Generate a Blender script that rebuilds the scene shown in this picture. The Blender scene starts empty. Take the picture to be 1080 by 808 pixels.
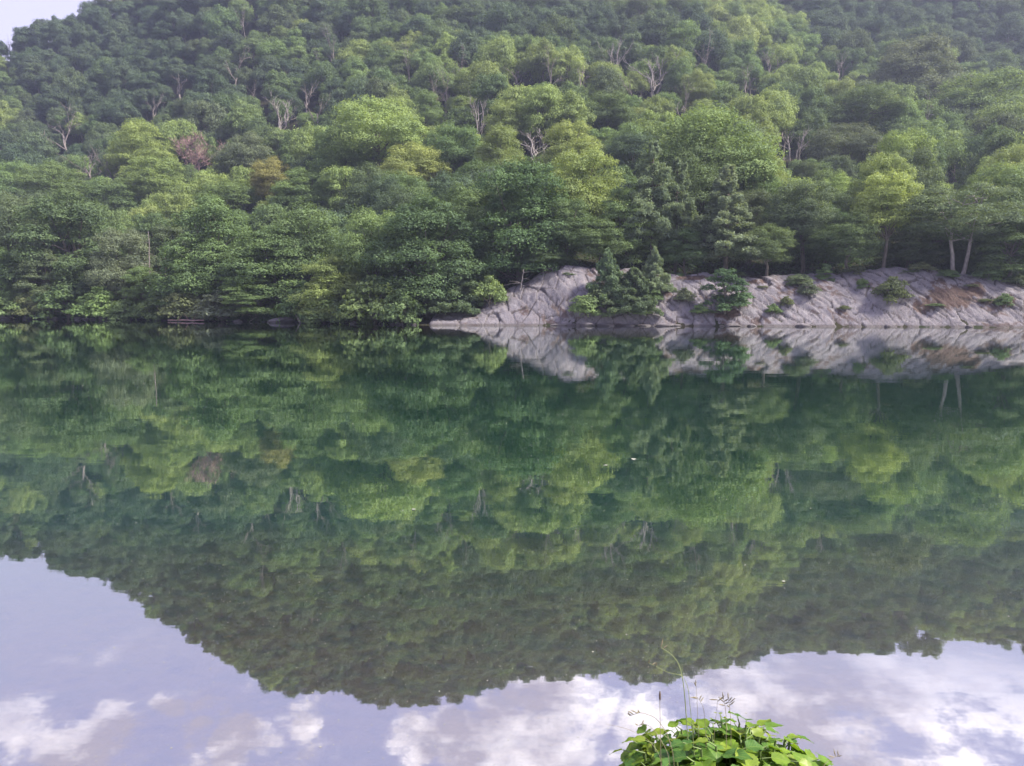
import bpy, bmesh, math, random
import numpy as np
from mathutils import Vector, Euler
R = math.radians
rng = np.random.default_rng(11)
random.seed(5)
scene = bpy.context.scene
COL = scene.collection

# ------------------------------------------------------------------ camera model
CAM_Z = 3.2
PITCH = R(5.95)
F_PX, CX, CY = 811.0, 540.0, 404.0
cp, sp = math.cos(PITCH), math.sin(PITCH)

def ray(px, py):
    dx, dy = px - CX, py - CY
    v = np.array([dx, F_PX * cp - dy * sp, -dy * cp - F_PX * sp])
    return v

def on_water(px, py):
    v = ray(px, py); k = -CAM_Z / v[2]
    return v[0] * k, v[1] * k

def project(x, y, z, mirror=False):
    z = np.asarray(z) + (CAM_Z if mirror else -CAM_Z)
    if mirror: z = -z
    f = y * cp - z * sp
    u = y * sp + z * cp
    return CX + F_PX * x / f, CY - F_PX * u / f, f

# ------------------------------------------------------------------ noise helpers
def _hash(i, j, seed):
    h = (i.astype(np.int64) * 374761393 + j.astype(np.int64) * 668265263 + seed * 982451653) & 0x7fffffff
    h = ((h ^ (h >> 13)) * 1274126177) & 0x7fffffff
    return ((h ^ (h >> 16)) & 0xffff) / 65535.0

def vnoise(x, y, seed=0):
    x = np.asarray(x, float); y = np.asarray(y, float)
    i, j = np.floor(x), np.floor(y)
    fx, fy = x - i, y - j
    fx = fx * fx * (3 - 2 * fx); fy = fy * fy * (3 - 2 * fy)
    i = i.astype(np.int64); j = j.astype(np.int64)
    a, b = _hash(i, j, seed), _hash(i + 1, j, seed)
    c, d = _hash(i, j + 1, seed), _hash(i + 1, j + 1, seed)
    return (a * (1 - fx) + b * fx) * (1 - fy) + (c * (1 - fx) + d * fx) * fy

def fbm(x, y, seed=0, octv=4):
    s, a, t = 0, 1.0, 0
    for k in range(octv):
        s = s + a * vnoise(x * 2 ** k, y * 2 ** k, seed + k); t += a; a *= .5
    return s / t

def voronoi(x, y, seed=0):
    """F1, F2, the random number of the nearest cell and a facet tilted by that number."""
    i0, j0 = np.floor(x).astype(np.int64), np.floor(y).astype(np.int64)
    f1 = np.full(x.shape, 9.0); f2 = np.full(x.shape, 9.0); idr = np.zeros(x.shape); tl = np.zeros(x.shape)
    for di in (-1, 0, 1):
        for dj in (-1, 0, 1):
            i, j = i0 + di, j0 + dj
            px, py = i + _hash(i, j, seed), j + _hash(i, j, seed + 7)
            d = np.hypot(x - px, y - py)
            c = _hash(i, j, seed + 13)
            near = d < f1
            f2 = np.where(near, f1, np.minimum(f2, d))
            idr = np.where(near, c, idr); tl = np.where(near, (x - px) * (_hash(i, j, seed + 17) - .5) + (y - py) * (_hash(i, j, seed + 19) - .5), tl); f1 = np.where(near, d, f1)
    return f1, f2, idr, tl

def sstep(a, b, x):
    t = np.clip((x - a) / (b - a), 0, 1)
    return t * t * (3 - 2 * t)

# ------------------------------------------------------------------ shore, rock and hill profiles (from the traced waterline)
WL = [(0, 336.5), (60, 336.6), (150, 337.4), (200, 338.8), (290, 340), (380, 341.5), (450, 343), (560, 343.4), (680, 343.8),
      (740, 344), (860, 344.6), (960, 345), (1080, 345.6)]
pts = [on_water(*p) for p in WL]
SX = np.array([-620, -560, -430, -260] + [p[0] for p in pts] + [120, 220, 330, 460, 560, 620])
SY = np.array([-400, -60, 120, 168] + [p[1] for p in pts] + [92, 96, 90, 60, -60, -400])
def shore(x):
    return np.interp(x, SX, SY) + 0.9 * (fbm(np.asarray(x) * .11, 0.5, 3, 3) - .5) * 2

ROCK_TOP = [(448, 334), (470, 329), (500, 326), (515, 317), (540, 305), (560, 297), (575, 287), (592, 280), (612, 280), (640, 284),
            (680, 289), (720, 291), (760, 290), (800, 291), (840, 292), (880, 290), (910, 288), (940, 286), (985, 287), (1020, 290),
            (1050, 294), (1080, 297), (1130, 300)]
RUN = 9.5
def _rock():
    xs, hs = [], []
    for px, py in ROCK_TOP:
        v = ray(px, py)
        y = np.interp(v[0] / v[1] * 105, SX, SY)
        k = (y + RUN) / v[1]
        xs.append(v[0] * k); hs.append(CAM_Z + v[2] * k)
    return np.array(xs), np.array(hs)
RX, RH = _rock()
def rock_h(x):
    return np.interp(x, np.concatenate([[RX[0] - 25, RX[0] - 6], RX, [RX[-1] + 40, RX[-1] + 80]]),
                     np.concatenate([[1.3, 1.3], RH, [4.0, 2.0]]))

SKY_REF = [(0, 593), (50, 603), (90, 622), (120, 640), (150, 658), (185, 678), (215, 688), (235, 700), (262, 706), (280, 720), (320, 728),
           (360, 728), (395, 738), (455, 733), (510, 720), (560, 712), (620, 708), (690, 710), (730, 700), (800, 690), (860, 682),
           (920, 682), (985, 674), (1080, 672)]
AZ, TE = [], []
for px, py in SKY_REF:
    v = ray(px, py)
    AZ.append(math.atan2(v[0], v[1])); TE.append(-v[2] / math.hypot(v[0], v[1]))
AZ = np.array([R(-120), R(-80), R(-48)] + AZ + [R(48), R(80), R(120)])
TE = np.array([.03, .1, .27] + TE + [.36, .15, .03])
RIDGE = 470.0
TREE_H = 6.5

def bank_shape(t):
    t = np.clip(t, 0, 1)
    return 1 - (1 - t) ** 1.7

def terrain(x, y):
    x = np.asarray(x, float); y = np.asarray(y, float)
    s = (y - shore(x)) * .96
    hb = rock_h(x)
    low = hb - .45 - 1.1 * sstep(RX[0] - 1, RX[0] + 5, x) * sstep(11.5, 8, s)
    bank = low * bank_shape(s / RUN)
    r = np.hypot(x, y); az = np.arctan2(x, y)
    te = np.interp(az, AZ, TE)
    zr = np.maximum(RIDGE * te - CAM_Z - TREE_H - 11 * sstep(R(-18), R(-27), az) - 7.5 * np.exp(-((az - R(-27)) / R(3)) ** 2), 3)
    r0 = np.hypot(shore(x), x * .9) + 14
    r0 = np.clip(r0, 60, 330)
    t = (r - r0) / (RIDGE - r0)
    tt = np.clip(t, 0, 1)
    hill = low + (zr - low) * (.6 * tt + .4 * tt * tt)
    over = np.clip(t - 1, 0, 3)
    hill = hill - zr * .22 * np.minimum(over, 3) ** 1.0
    land = np.where(t > 0, np.maximum(hill, bank), bank)
    land = land + (fbm(x * .03, y * .03, 21, 4) - .5) * 9 * sstep(.08, .3, t)
    land = land + (fbm(x * .2, y * .2, 31, 3) - .5) * .8 * sstep(0, 6, s)
    near = (y - 3.8)
    bed = -np.minimum(np.minimum(np.abs(s) * .45, np.maximum(near, 0) * .13), 6.5) - .03
    bed = bed + (fbm(x * .6, y * .6, 41, 3) - .5) * .22 * sstep(.3, 2, np.minimum(near, -s))
    z = np.where(s > 0, land, bed)
    nb = np.where(near < 0, np.minimum(-near * .85, 1.5) + (fbm(x * .9, y * .9, 51, 3) - .5) * .12 * sstep(.2, 1, -near), -9)
    nb = nb + 14 * sstep(20, 200, -y) * fbm(x * .01, y * .01, 61, 3)
    return np.where((near < 0) & (s <= 0), nb, z)

# ------------------------------------------------------------------ materials
def new_mat(name):
    m = bpy.data.materials.new(name); m.use_nodes = True
    nt = m.node_tree; nt.nodes.clear()
    out = nt.nodes.new('ShaderNodeOutputMaterial')
    return m, nt, out
def N(nt, typ, **kw):
    n = nt.nodes.new('ShaderNode' + typ)
    for k, v in kw.items():
        if k.startswith('i_'):
            n.inputs[int(k[2:])].default_value = v
        else: setattr(n, k, v)
    return n
def L(nt, a, b): nt.links.new(a, b)
def mathn(nt, op, a, b=None, c=None, clamp=False):
    n = nt.nodes.new('ShaderNodeMath'); n.operation = op; n.use_clamp = clamp
    for i, v in enumerate((a, b, c)):
        if v is None: continue
        if isinstance(v, (int, float)): n.inputs[i].default_value = v
        else: nt.links.new(v, n.inputs[i])
    return n.outputs[0]
def mixc(nt, fac, a, b, blend='MIX'):
    n = nt.nodes.new('ShaderNodeMix'); n.data_type = 'RGBA'; n.blend_type = blend
    for s, v in ((n.inputs[0], fac), (n.inputs[6], a), (n.inputs[7], b)):
        if isinstance(v, (int, float)): s.default_value = v
        elif isinstance(v, tuple): s.default_value = (*v, 1) if len(v) == 3 else v
        else: nt.links.new(v, s)
    return n.outputs[2]
def ramp(nt, fac, stops):
    n = nt.nodes.new('ShaderNodeValToRGB')
    el = n.color_ramp.elements
    while len(el) < len(stops): el.new(.5)
    for e, (p, c) in zip(el, stops):
        e.position = p; e.color = (*c, 1) if len(c) == 3 else c
    nt.links.new(fac, n.inputs[0])
    return n.outputs[0]
def noise(nt, vec, scale, detail=4, rough=.55):
    n = nt.nodes.new('ShaderNodeTexNoise')
    n.inputs['Scale'].default_value = scale; n.inputs['Detail'].default_value = detail; n.inputs['Roughness'].default_value = rough
    if vec is not None: nt.links.new(vec, n.inputs['Vector'])
    return n.outputs[0]
def objco(nt):
    return nt.nodes.new('ShaderNodeTexCoord').outputs['Object']
def bump(nt, h, strength, dist):
    b = nt.nodes.new('ShaderNodeBump'); b.inputs['Strength'].default_value = strength; b.inputs['Distance'].default_value = dist
    nt.links.new(h, b.inputs['Height']); return b.outputs[0]

def leaf_material(name, trans=.35):
    m, nt, out = new_mat(name)
    oi = N(nt, 'ObjectInfo')
    at = N(nt, 'Attribute', attribute_type='INSTANCER', attribute_name='tint')
    us = N(nt, 'Attribute', attribute_type='INSTANCER', attribute_name='use_tint')
    base = mixc(nt, us.outputs['Fac'], oi.outputs['Color'], at.outputs['Color'])
    g = N(nt, 'NewGeometry')
    v = ramp(nt, g.outputs['Random Per Island'], [(0, (.82, .84, .86)), (.6, (1, 1, 1)), (1, (1.15, 1.14, 1.04))])
    c = mixc(nt, 1.0, base, v, 'MULTIPLY')
    big = noise(nt, objco(nt), .28, 2)
    c = mixc(nt, 1.0, c, ramp(nt, big, [(.3, (.78, .82, .85)), (.7, (1.22, 1.2, 1.05))]), 'MULTIPLY')
    d = N(nt, 'BsdfDiffuse'); L(nt, c, d.inputs[0])
    t = N(nt, 'BsdfTranslucent')
    L(nt, mixc(nt, 1.0, c, (1.25, 1.2, .7), 'MULTIPLY'), t.inputs[0])
    mx = N(nt, 'MixShader', i_0=trans); L(nt, d.outputs[0], mx.inputs[1]); L(nt, t.outputs[0], mx.inputs[2])
    gl = N(nt, 'BsdfGlossy'); gl.inputs['Roughness'].default_value = .5; gl.inputs[0].default_value = (.7, .75, .8, 1)
    m2 = N(nt, 'MixShader', i_0=.012); L(nt, mx.outputs[0], m2.inputs[1]); L(nt, gl.outputs[0], m2.inputs[2])
    L(nt, m2.outputs[0], out.inputs[0]); return m
LEAF = leaf_material('forest_leaves')

def bark_material(name, a, b):
    m, nt, out = new_mat(name)
    co = objco(nt); mp = N(nt, 'Mapping'); mp.inputs['Scale'].default_value = (3, 3, .7); L(nt, co, mp.inputs[0])
    n = noise(nt, mp.outputs[0], 2.2, 5)
    c = ramp(nt, n, [(.3, a), (.7, b)])
    p = N(nt, 'BsdfPrincipled'); L(nt, c, p.inputs['Base Color']); p.inputs['Roughness'].default_value = .9
    L(nt, bump(nt, n, .5, .05), p.inputs['Normal'])
    L(nt, p.outputs[0], out.inputs[0]); return m
BARK = bark_material('grey_brown_bark', (.05, .04, .035), (.14, .12, .105))
PALEBARK = bark_material('pale_bark', (.14, .122, .118), (.29, .26, .25))
DEADWOOD = bark_material('weathered_dead_wood', (.10, .085, .082), (.23, .195, .185))
PINKWOOD = bark_material('russet_twigs', (.17, .10, .10), (.30, .20, .19))

def rock_material(name):
    m, nt, out = new_mat(name)
    co = objco(nt)
    big = noise(nt, co, .22, 3); mid = noise(nt, co, 1.1, 6, .65); fine = noise(nt, co, 6, 5, .7)
    c = ramp(nt, mid, [(.3, (.092, .084, .097)), (.5, (.142, .131, .147)), (.72, (.205, .193, .208))])
    c = mixc(nt, mathn(nt, 'MULTIPLY', ramp(nt, big, [(.42, (0, 0, 0)), (.62, (1, 1, 1))]), .3), c, (.10, .092, .108))
    c = mixc(nt, mathn(nt, 'MULTIPLY', ramp(nt, fine, [(.5, (0, 0, 0)), (.75, (1, 1, 1))]), .35), c, (.245, .230, .245))
    # dark weathering streaks that follow the dip of the beds
    mp = N(nt, 'Mapping'); mp.inputs['Rotation'].default_value = (0, R(48), 0); mp.inputs['Scale'].default_value = (2.4, 1.2, .28); L(nt, co, mp.inputs[0])
    st = noise(nt, mp.outputs[0], 1.0, 5, .6)
    c = mixc(nt, mathn(nt, 'MULTIPLY', ramp(nt, st, [(.52, (0, 0, 0)), (.66, (1, 1, 1))]), .55), c, (.13, .105, .11))
    lit = N(nt, 'Attribute', attribute_name='litter')
    lf = mathn(nt, 'MULTIPLY', lit.outputs['Fac'], 1.0)
    ln = ramp(nt, noise(nt, co, 2.5, 4), [(.35, (.04, .024, .022)), (.6, (.075, .047, .04)), (.8, (.06, .066, .034))])
    c = mixc(nt, lf, c, ln)
    crk = N(nt, 'Attribute', attribute_name='crack')
    c = mixc(nt, mathn(nt, 'MULTIPLY', crk.outputs['Fac'], .85), c, (.045, .036, .034))
    # wet dark band at the waterline
    sx = N(nt, 'SeparateXYZ'); L(nt, co, sx.inputs[0])
    wet = mathn(nt, 'SUBTRACT', 1.0, mathn(nt, 'MULTIPLY', mathn(nt, 'SUBTRACT', sx.outputs[2], mathn(nt, 'MULTIPLY', mid, .25)), 4.0, clamp=True), clamp=True)
    c = mixc(nt, mathn(nt, 'MULTIPLY', wet, .7), c, (.05, .042, .04))
    p = N(nt, 'BsdfPrincipled'); L(nt, c, p.inputs['Base Color']); p.inputs['Roughness'].default_value = .85; p.inputs['Specular IOR Level'].default_value = .25
    h = mathn(nt, 'ADD', mathn(nt, 'MULTIPLY', mid, .6), mathn(nt, 'MULTIPLY', fine, .3))
    h = mathn(nt, 'SUBTRACT', h, mathn(nt, 'MULTIPLY', st, .5))
    L(nt, bump(nt, h, .8, .25), p.inputs['Normal'])
    L(nt, p.outputs[0], out.inputs[0]); return m
ROCK = rock_material('grey_lavender_gneiss')

def ground_material():
    m, nt, out = new_mat('forest_floor_and_lake_bed')
    co = objco(nt)
    sx = N(nt, 'SeparateXYZ'); L(nt, co, sx.inputs[0])
    n1 = noise(nt, co, .25, 5); n2 = noise(nt, co, 1.6, 5, .65)
    floor = ramp(nt, n1, [(.35, (.020, .018, .013)), (.55, (.028, .027, .016)), (.7, (.018, .028, .012))])
    mud = ramp(nt, n2, [(.3, (.010, .007, .003)), (.48, (.085, .054, .012)), (.62, (.034, .029, .007)), (.75, (.17, .105, .03))])
    deep = ramp(nt, n2, [(.3, (.008, .050, .042)), (.7, (.016, .080, .064))])  # teal of light scattered in deep water, painted into the bed colour
    d = mathn(nt, 'MULTIPLY', sx.outputs[2], -1.0)
    df = ramp(nt, mathn(nt, 'DIVIDE', d, 3.0), [(.14, (0, 0, 0)), (.62, (1, 1, 1))])
    bed = mixc(nt, df, mud, deep)
    under = mathn(nt, 'GREATER_THAN', d, 0.0)
    c = mixc(nt, under, floor, bed)
    p = N(nt, 'BsdfPrincipled'); L(nt, c, p.inputs['Base Color']); p.inputs['Roughness'].default_value = .95; p.inputs['Specular IOR Level'].default_value = .08
    L(nt, bump(nt, n2, .6, .15), p.inputs['Normal'])
    L(nt, p.outputs[0], out.inputs[0]); return m

def water_material():
    m, nt, out = new_mat('still_lake_water')
    co = objco(nt)
    mp = N(nt, 'Mapping'); mp.inputs['Scale'].default_value = (.55, 1.7, 1); L(nt, co, mp.inputs[0])
    a = noise(nt, mp.outputs[0], 1.6, 3, .5)
    b = noise(nt, mp.outputs[0], .35, 2, .5)
    patch = ramp(nt, noise(nt, co, .035, 3), [(.4, (.35, .35, .35)), (.62, (1, 1, 1))])
    h = mathn(nt, 'ADD', mathn(nt, 'MULTIPLY', mathn(nt, 'MULTIPLY', a, patch), .5), mathn(nt, 'MULTIPLY', b, 1.0))
    nb = bump(nt, h, 1.0, .0027)
    fr = N(nt, 'Fresnel'); fr.inputs['IOR'].default_value = 1.33; L(nt, nb, fr.inputs['Normal'])
    fac = mathn(nt, 'ADD', .47, mathn(nt, 'MULTIPLY', fr.outputs[0], .51), clamp=True)
    gl = N(nt, 'BsdfGlossy'); gl.inputs['Roughness'].default_value = .006; gl.inputs[0].default_value = (.97, 1.0, .99, 1); L(nt, nb, gl.inputs['Normal'])
    tr = N(nt, 'BsdfTransparent'); tr.inputs[0].default_value = (.86, .92, .80, 1)
    mx = N(nt, 'MixShader'); L(nt, fac, mx.inputs[0]); L(nt, tr.outputs[0], mx.inputs[1]); L(nt, gl.outputs[0], mx.inputs[2])
    L(nt, mx.outputs[0], out.inputs[0]); return m

# ------------------------------------------------------------------ mesh helpers
def mesh_np(name, verts, quads=None, tris=None, mats=(), smooth=False):
    me = bpy.data.meshes.new(name)
    verts = np.asarray(verts, np.float32)
    me.vertices.add(len(verts)); me.vertices.foreach_set('co', verts.ravel())
    nq = 0 if quads is None else len(quads); ntr = 0 if tris is None else len(tris)
    loops = []
    if nq: loops.append(np.asarray(quads, np.int32).ravel())
    if ntr: loops.append(np.asarray(tris, np.int32).ravel())
    loops = np.concatenate(loops)
    me.loops.add(len(loops)); me.loops.foreach_set('vertex_index', loops)
    starts = np.concatenate([np.arange(nq) * 4, nq * 4 + np.arange(ntr) * 3]).astype(np.int32)
    me.polygons.add(nq + ntr); me.polygons.foreach_set('loop_start', starts)
    me.polygons.foreach_set('use_smooth', np.full(nq + ntr, smooth, bool))
    for m in mats: me.materials.append(m)
    me.update(); me.validate()
    return me
def add_obj(name, me, parent=None, color=None):
    o = bpy.data.objects.new(name, me); COL.objects.link(o)
    if parent: o.parent = parent
    if color: o.color = (*color, 1)
    return o
def tag(o, label=None, cat=None, group=None, kind=None):
    if label: o['label'] = label
    if cat: o['category'] = cat
    if group: o['group'] = group
    if kind: o['kind'] = kind
    return o

class Tubes:
    def __init__(s): s.v = []; s.q = []; s.n = 0
    def tube(s, path, radii, sides=6):
        path = np.asarray(path, float); n = len(path)
        rings = []
        for i in range(n):
            t = path[min(i + 1, n - 1)] - path[max(i - 1, 0)]
            t = t / (np.linalg.norm(t) + 1e-9)
            a = np.cross(t, [0, 0, 1.0]) if abs(t[2]) < .95 else np.cross(t, [1.0, 0, 0])
            a /= np.linalg.norm(a); b = np.cross(t, a)
            th = np.arange(sides) * 2 * np.pi / sides
            rings.append(path[i] + radii[i] * (np.cos(th)[:, None] * a + np.sin(th)[:, None] * b))
        s.v.append(np.concatenate(rings))
        for i in range(n - 1):
            for k in range(sides):
                k2 = (k + 1) % sides
                s.q.append((s.n + i * sides + k, s.n + i * sides + k2, s.n + (i + 1) * sides + k2, s.n + (i + 1) * sides + k))
        s.n += n * sides
    def mesh(s, name, mats): return mesh_np(name, np.concatenate(s.v), quads=s.q, mats=mats, smooth=True)

def wobble(p0, p1, n, amp, g):
    p0, p1 = np.asarray(p0, float), np.asarray(p1, float)
    t = np.linspace(0, 1, n)[:, None]
    j = g.normal(0, amp, (n, 3)); j[0] = 0; j[-1] = 0
    return p0 * (1 - t) + p1 * t + j

def leaf_quads(pos, nrm, size, g, aspect=.75):
    n = len(pos)
    nrm = nrm / (np.linalg.norm(nrm, axis=1, keepdims=True) + 1e-9)
    a = g.normal(size=(n, 3)); a -= (a * nrm).sum(1, keepdims=True) * nrm
    a /= np.linalg.norm(a, axis=1, keepdims=True) + 1e-9
    b = np.cross(nrm, a)
    s = (size * g.uniform(.6, 1.35, n))[:, None]
    bend = nrm * s * g.uniform(-.25, .1, (n, 1))
    v = np.stack([pos - a * s * .55, pos - b * s * .5 * aspect + a * s * .08 + bend, pos + a * s * .6 + bend * .5, pos + b * s * .5 * aspect - a * s * .04 + bend], 1).reshape(-1, 3)
    q = np.arange(n * 4).reshape(n, 4)
    return v, q

def lobe_leaves(lobes, n_total, size, g, flat=1.0, up=.35, shell=(.55, 1.08)):
    w = np.array([l[3] ** 2 for l in lobes]); cnt = np.maximum((w / w.sum() * n_total).astype(int), 8)
    P, Nn = [], []
    for (x, y, z, r), n in zip(lobes, cnt):
        d = g.normal(size=(n, 3)); d[:, 2] = np.where(d[:, 2] < -.2, -d[:, 2] * g.uniform(-.4, 1, n), d[:, 2])
        d /= np.linalg.norm(d, axis=1, keepdims=True)
        # small bumps on the lobe so that its outline is uneven
        k = 1 + .22 * np.sin(d[:, 0] * 7 + x * 3) * np.sin(d[:, 1] * 7 + y) + .15 * np.sin(d[:, 2] * 9 + z)
        rr = r * k * g.uniform(shell[0], shell[1], n) ** .7
        p = d * rr[:, None] * np.array([1, 1, flat]) + (x, y, z)
        P.append(p); Nn.append(d * .75 + np.array([0, 0, up]) + g.normal(0, .38, (n, 3)))
    return leaf_quads(np.concatenate(P), np.concatenate(Nn), size, g)

PROTO = {}
def make_broadleaf(key, W, H, z0, n_lobes, n_leaves, size, seed, flat=.8, shape='round', trunks=1, barkm=BARK, lobe_r=(.15, .24), fat=1.0, fork=.02):
    g = np.random.default_rng(seed)
    lobes = []
    ch = H - z0
    for i in range(n_lobes):
        for _ in range(30):
            u = g.uniform(0, 1); th = g.uniform(0, 2 * np.pi)
            zz = u
            if shape == 'round': prof = math.sqrt(max(0, 1 - abs((zz - .42) / .62) ** 2.2))
            elif shape == 'tall': prof = math.sqrt(max(0, 1 - abs((zz - .4) / .62) ** 2)) * .95
            elif shape == 'flat': prof = math.sqrt(max(0, 1 - abs((zz - .55) / .5) ** 2.5))
            elif shape == 'full': prof = max(.0, (1 - zz ** 2.6)) ** .6
            elif shape == 'cone': prof = (1 - zz) ** .7
            rr = prof * W / 2 * g.uniform(.55, .86) if i > n_lobes * .15 else prof * W / 2 * g.uniform(0, .4)
            r = W * g.uniform(*lobe_r) * (.75 + .35 * (1 - zz))
            c = (rr * math.cos(th), rr * math.sin(th), z0 + r * flat * .6 + zz * (ch - r * flat * 1.5), r)
            if all((c[0] - l[0]) ** 2 + (c[1] - l[1]) ** 2 + ((c[2] - l[2]) / flat) ** 2 > (.55 * (r + l[3]) * .8) ** 2 for l in lobes): break
        lobes.append(c)
    v, q = lobe_leaves(lobes, n_leaves, size, g, flat)
    crown = mesh_np('crown_' + key, v, quads=q, mats=[LEAF])
    t = Tubes()
    rad = (W * .021 + .05) * fat
    tops = []
    for k in range(trunks):
        off = (0, 0) if trunks == 1 else ((k - (trunks - 1) / 2) * W * fork, 0)
        top = np.array([off[0] * 4.5 + g.normal(0, W * .01), g.normal(0, W * .03), z0 + ch * (.55 if trunks == 1 else .72)])
        path = wobble((off[0], off[1], -.8), top, 7, W * .012, g)
        rr = np.linspace(rad * 1.25, rad * .45, 7); rr[0] *= 1.25
        t.tube(path, rr, 8); tops.append(path)
    for (x, y, z, r) in lobes[::1 if n_lobes < 26 else 2]:
        path = tops[g.integers(len(tops))]
        k = int(g.integers(3, 6)) if trunks == 1 else int(g.integers(5, 7))
        s0 = path[k]
        if s0[2] > z: s0 = path[max(1, k - 2)]
        t.tube(wobble(s0, (x, y, z), 5, W * .018, g), np.linspace(rad * .42, rad * .08, 5), 5)
    trunk = t.mesh('trunk_' + key, [barkm])
    PROTO[key] = (trunk, crown, W, H)

def make_conifer(key, W, H, z0, whorls, seed, size=.3, density=1.0, droop=.12, gaps=.12, bare_top=0.0, curve=.75):
    g = np.random.default_rng(seed)
    t = Tubes()
    path = wobble((0, 0, -.6), (g.normal(0, .1), g.normal(0, .1), H), 8, .03, g)
    t.tube(path, np.linspace(W * .024 + .06, .025, 8), 7)
    P, Nn = [], []
    for i in range(whorls):
        f = (i + .5 * g.uniform(.2, 1)) / whorls
        z = z0 + (H - z0) * f
        ln0 = W / 2 * max(.06, (1 - f) ** curve)
        nb = g.integers(4, 7)
        a0 = g.uniform(0, 6.28)
        for k in range(nb):
            if g.uniform() < gaps: continue
            a = a0 + k * 6.283 / nb + g.normal(0, .25)
            ln = ln0 * g.uniform(.62, 1.12)
            d = np.array([math.cos(a), math.sin(a), 0])
            tip = np.array([0, 0, z]) + d * ln + np.array([0, 0, ln * g.uniform(-droop, droop * .9)])
            mid = np.array([0, 0, z]) + d * ln * .5 + np.array([0, 0, ln * .07])
            t.tube([(0, 0, z - .05), mid, tip], [.05 + ln * .008, .03, .01], 4)
            m = int(190 * density * (ln / (W / 2) * 1.6 + .35))
            s = np.sqrt(g.uniform(.03, 1.0, m))
            base = np.where(s[:, None] < .5, (np.array([0, 0, z]) * (1 - 2 * s[:, None]) + mid * 2 * s[:, None]), (mid * (2 - 2 * s[:, None]) + tip * (2 * s[:, None] - 1)))
            side = np.array([-d[1], d[0], 0])
            wv = ln * .36 * (1 - .6 * s) * g.uniform(-1, 1, m)
            P.append(base + side * wv[:, None] + np.stack([np.zeros(m), np.zeros(m), g.normal(0, .17, m) - .34 * np.abs(wv)], 1))
            Nn.append(np.array([0, 0, .55]) + d * .5 + g.normal(0, .7, (m, 3)))
    # leader tuft
    m = 30; P.append(np.stack([g.normal(0, .12, m), g.normal(0, .12, m), H - g.uniform(0, .8, m)], 1)); Nn.append(g.normal(0, 1, (m, 3)) + [0, 0, .5])
    v, q = leaf_quads(np.concatenate(P), np.concatenate(Nn), size, g, aspect=.55)
    PROTO[key] = (t.mesh('trunk_' + key, [BARK]), mesh_np('crown_' + key, v, quads=q, mats=[LEAF]), W, H)

def make_dead(key, W, H, seed, mat, twigs=0, stems=1, lean=0.0, thick=1.0):
    g = np.random.default_rng(seed)
    t = Tubes(); tw = Tubes(); tips = []
    def grow(p, d, ln, r, lev, tb):
        n = 5
        end = p + d * ln
        path = wobble(p, end, n, ln * .035, g)
        tb.tube(path, np.linspace(r, r * .5, n), 6 if lev < 2 else 4)
        if lev >= 3: tips.append(end); return
        for k in range(3 if lev < 2 else 3):
            i = g.integers(2, n)
            nd = d + g.normal(0, .42, 3) + np.array([0, 0, .18]); nd /= np.linalg.norm(nd)
            grow(path[i], nd, ln * g.uniform(.45, .72), r * .52, lev + 1, tw if lev >= 1 else tb)
    for s in range(stems):
        a = g.uniform(0, 6.28)
        d = np.array([math.cos(a) * .13 * (stems > 1) + lean, math.sin(a) * .1 * (stems > 1), 1.0]); d /= np.linalg.norm(d)
        grow(np.array([s * .25 * (stems > 1), 0, -.5]), d, H * .55 * g.uniform(.85, 1.05), (.125 + H * .006) * thick, 0, t)
    if twigs:
        for e in list(tips):
            for _ in range(twigs):
                d = g.normal(0, 1, 3) + [0, 0, .7]; d /= np.linalg.norm(d)
                tw.tube([e - d * .15, e + d * g.uniform(.5, 1.3)], [.03, .012], 3)
    PROTO[key] = (t.mesh('trunk_' + key, [mat]), tw.mesh('branches_' + key, [mat]), W, H)

# near kinds
for i in range(4): make_broadleaf(f'oak{i}', 11, 14, 3.2, 34, 46000, .185, 100 + i, .92, 'round', lobe_r=(.11, .26))
for i in range(3): make_broadleaf(f'full{i}', 10, 13, .3, 46, 52000, .17, 120 + i, .92, 'full', lobe_r=(.10, .22))
for i in range(4): make_broadleaf(f'layer{i}', 10, 12, 1.2, 56, 42000, .18, 140 + i, .58, 'full' if i % 2 else 'round', lobe_r=(.12, .2))
for i in range(2): make_broadleaf(f'tall{i}', 8, 17, 4, 38, 36000, .19, 160 + i, .9, 'tall')
make_broadleaf('flat0', 10, 13, 5.0, 46, 28000, .22, 170, .6, 'round', trunks=1)
make_broadleaf('twin0', 15, 12, 4.2, 60, 32000, .22, 175, .5, 'flat', trunks=2, barkm=PALEBARK, lobe_r=(.10, .16), fat=.6, fork=.05)
for i in range(3): make_broadleaf(f'shrub{i}', 4, 3, .05, 18, 3600, .2, 180 + i, .75, 'full', lobe_r=(.14, .24))
make_conifer('pine0', 8, 15, 4.5, 19, 200, .235, 1.5, .1, .22, curve=.45)
make_conifer('pine1', 8, 14, 2.2, 22, 201, .235, 1.7, .12, .16, curve=.62)
make_conifer('hemlock0', 7, 8, .5, 20, 202, .20, 1.9, .22, .08, curve=.7)
make_conifer('hemlock1', 6, 7, .4, 16, 203, .20, 1.9, .18, .1, curve=.8)
make_broadleaf('cedar0', 4, 5, .1, 34, 6500, .2, 210, .7, 'full', lobe_r=(.12, .2))
make_dead('dead0', 4, 11, 230, DEADWOOD, 0, 1)
make_dead('dead1', 5, 12, 231, PALEBARK, 0, 3)
make_dead('dead2', 5, 10, 232, DEADWOOD, 1, 1, lean=-.25)
make_dead('russet0', 7, 10, 233, PINKWOOD, 9, 3, thick=.7)
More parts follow.
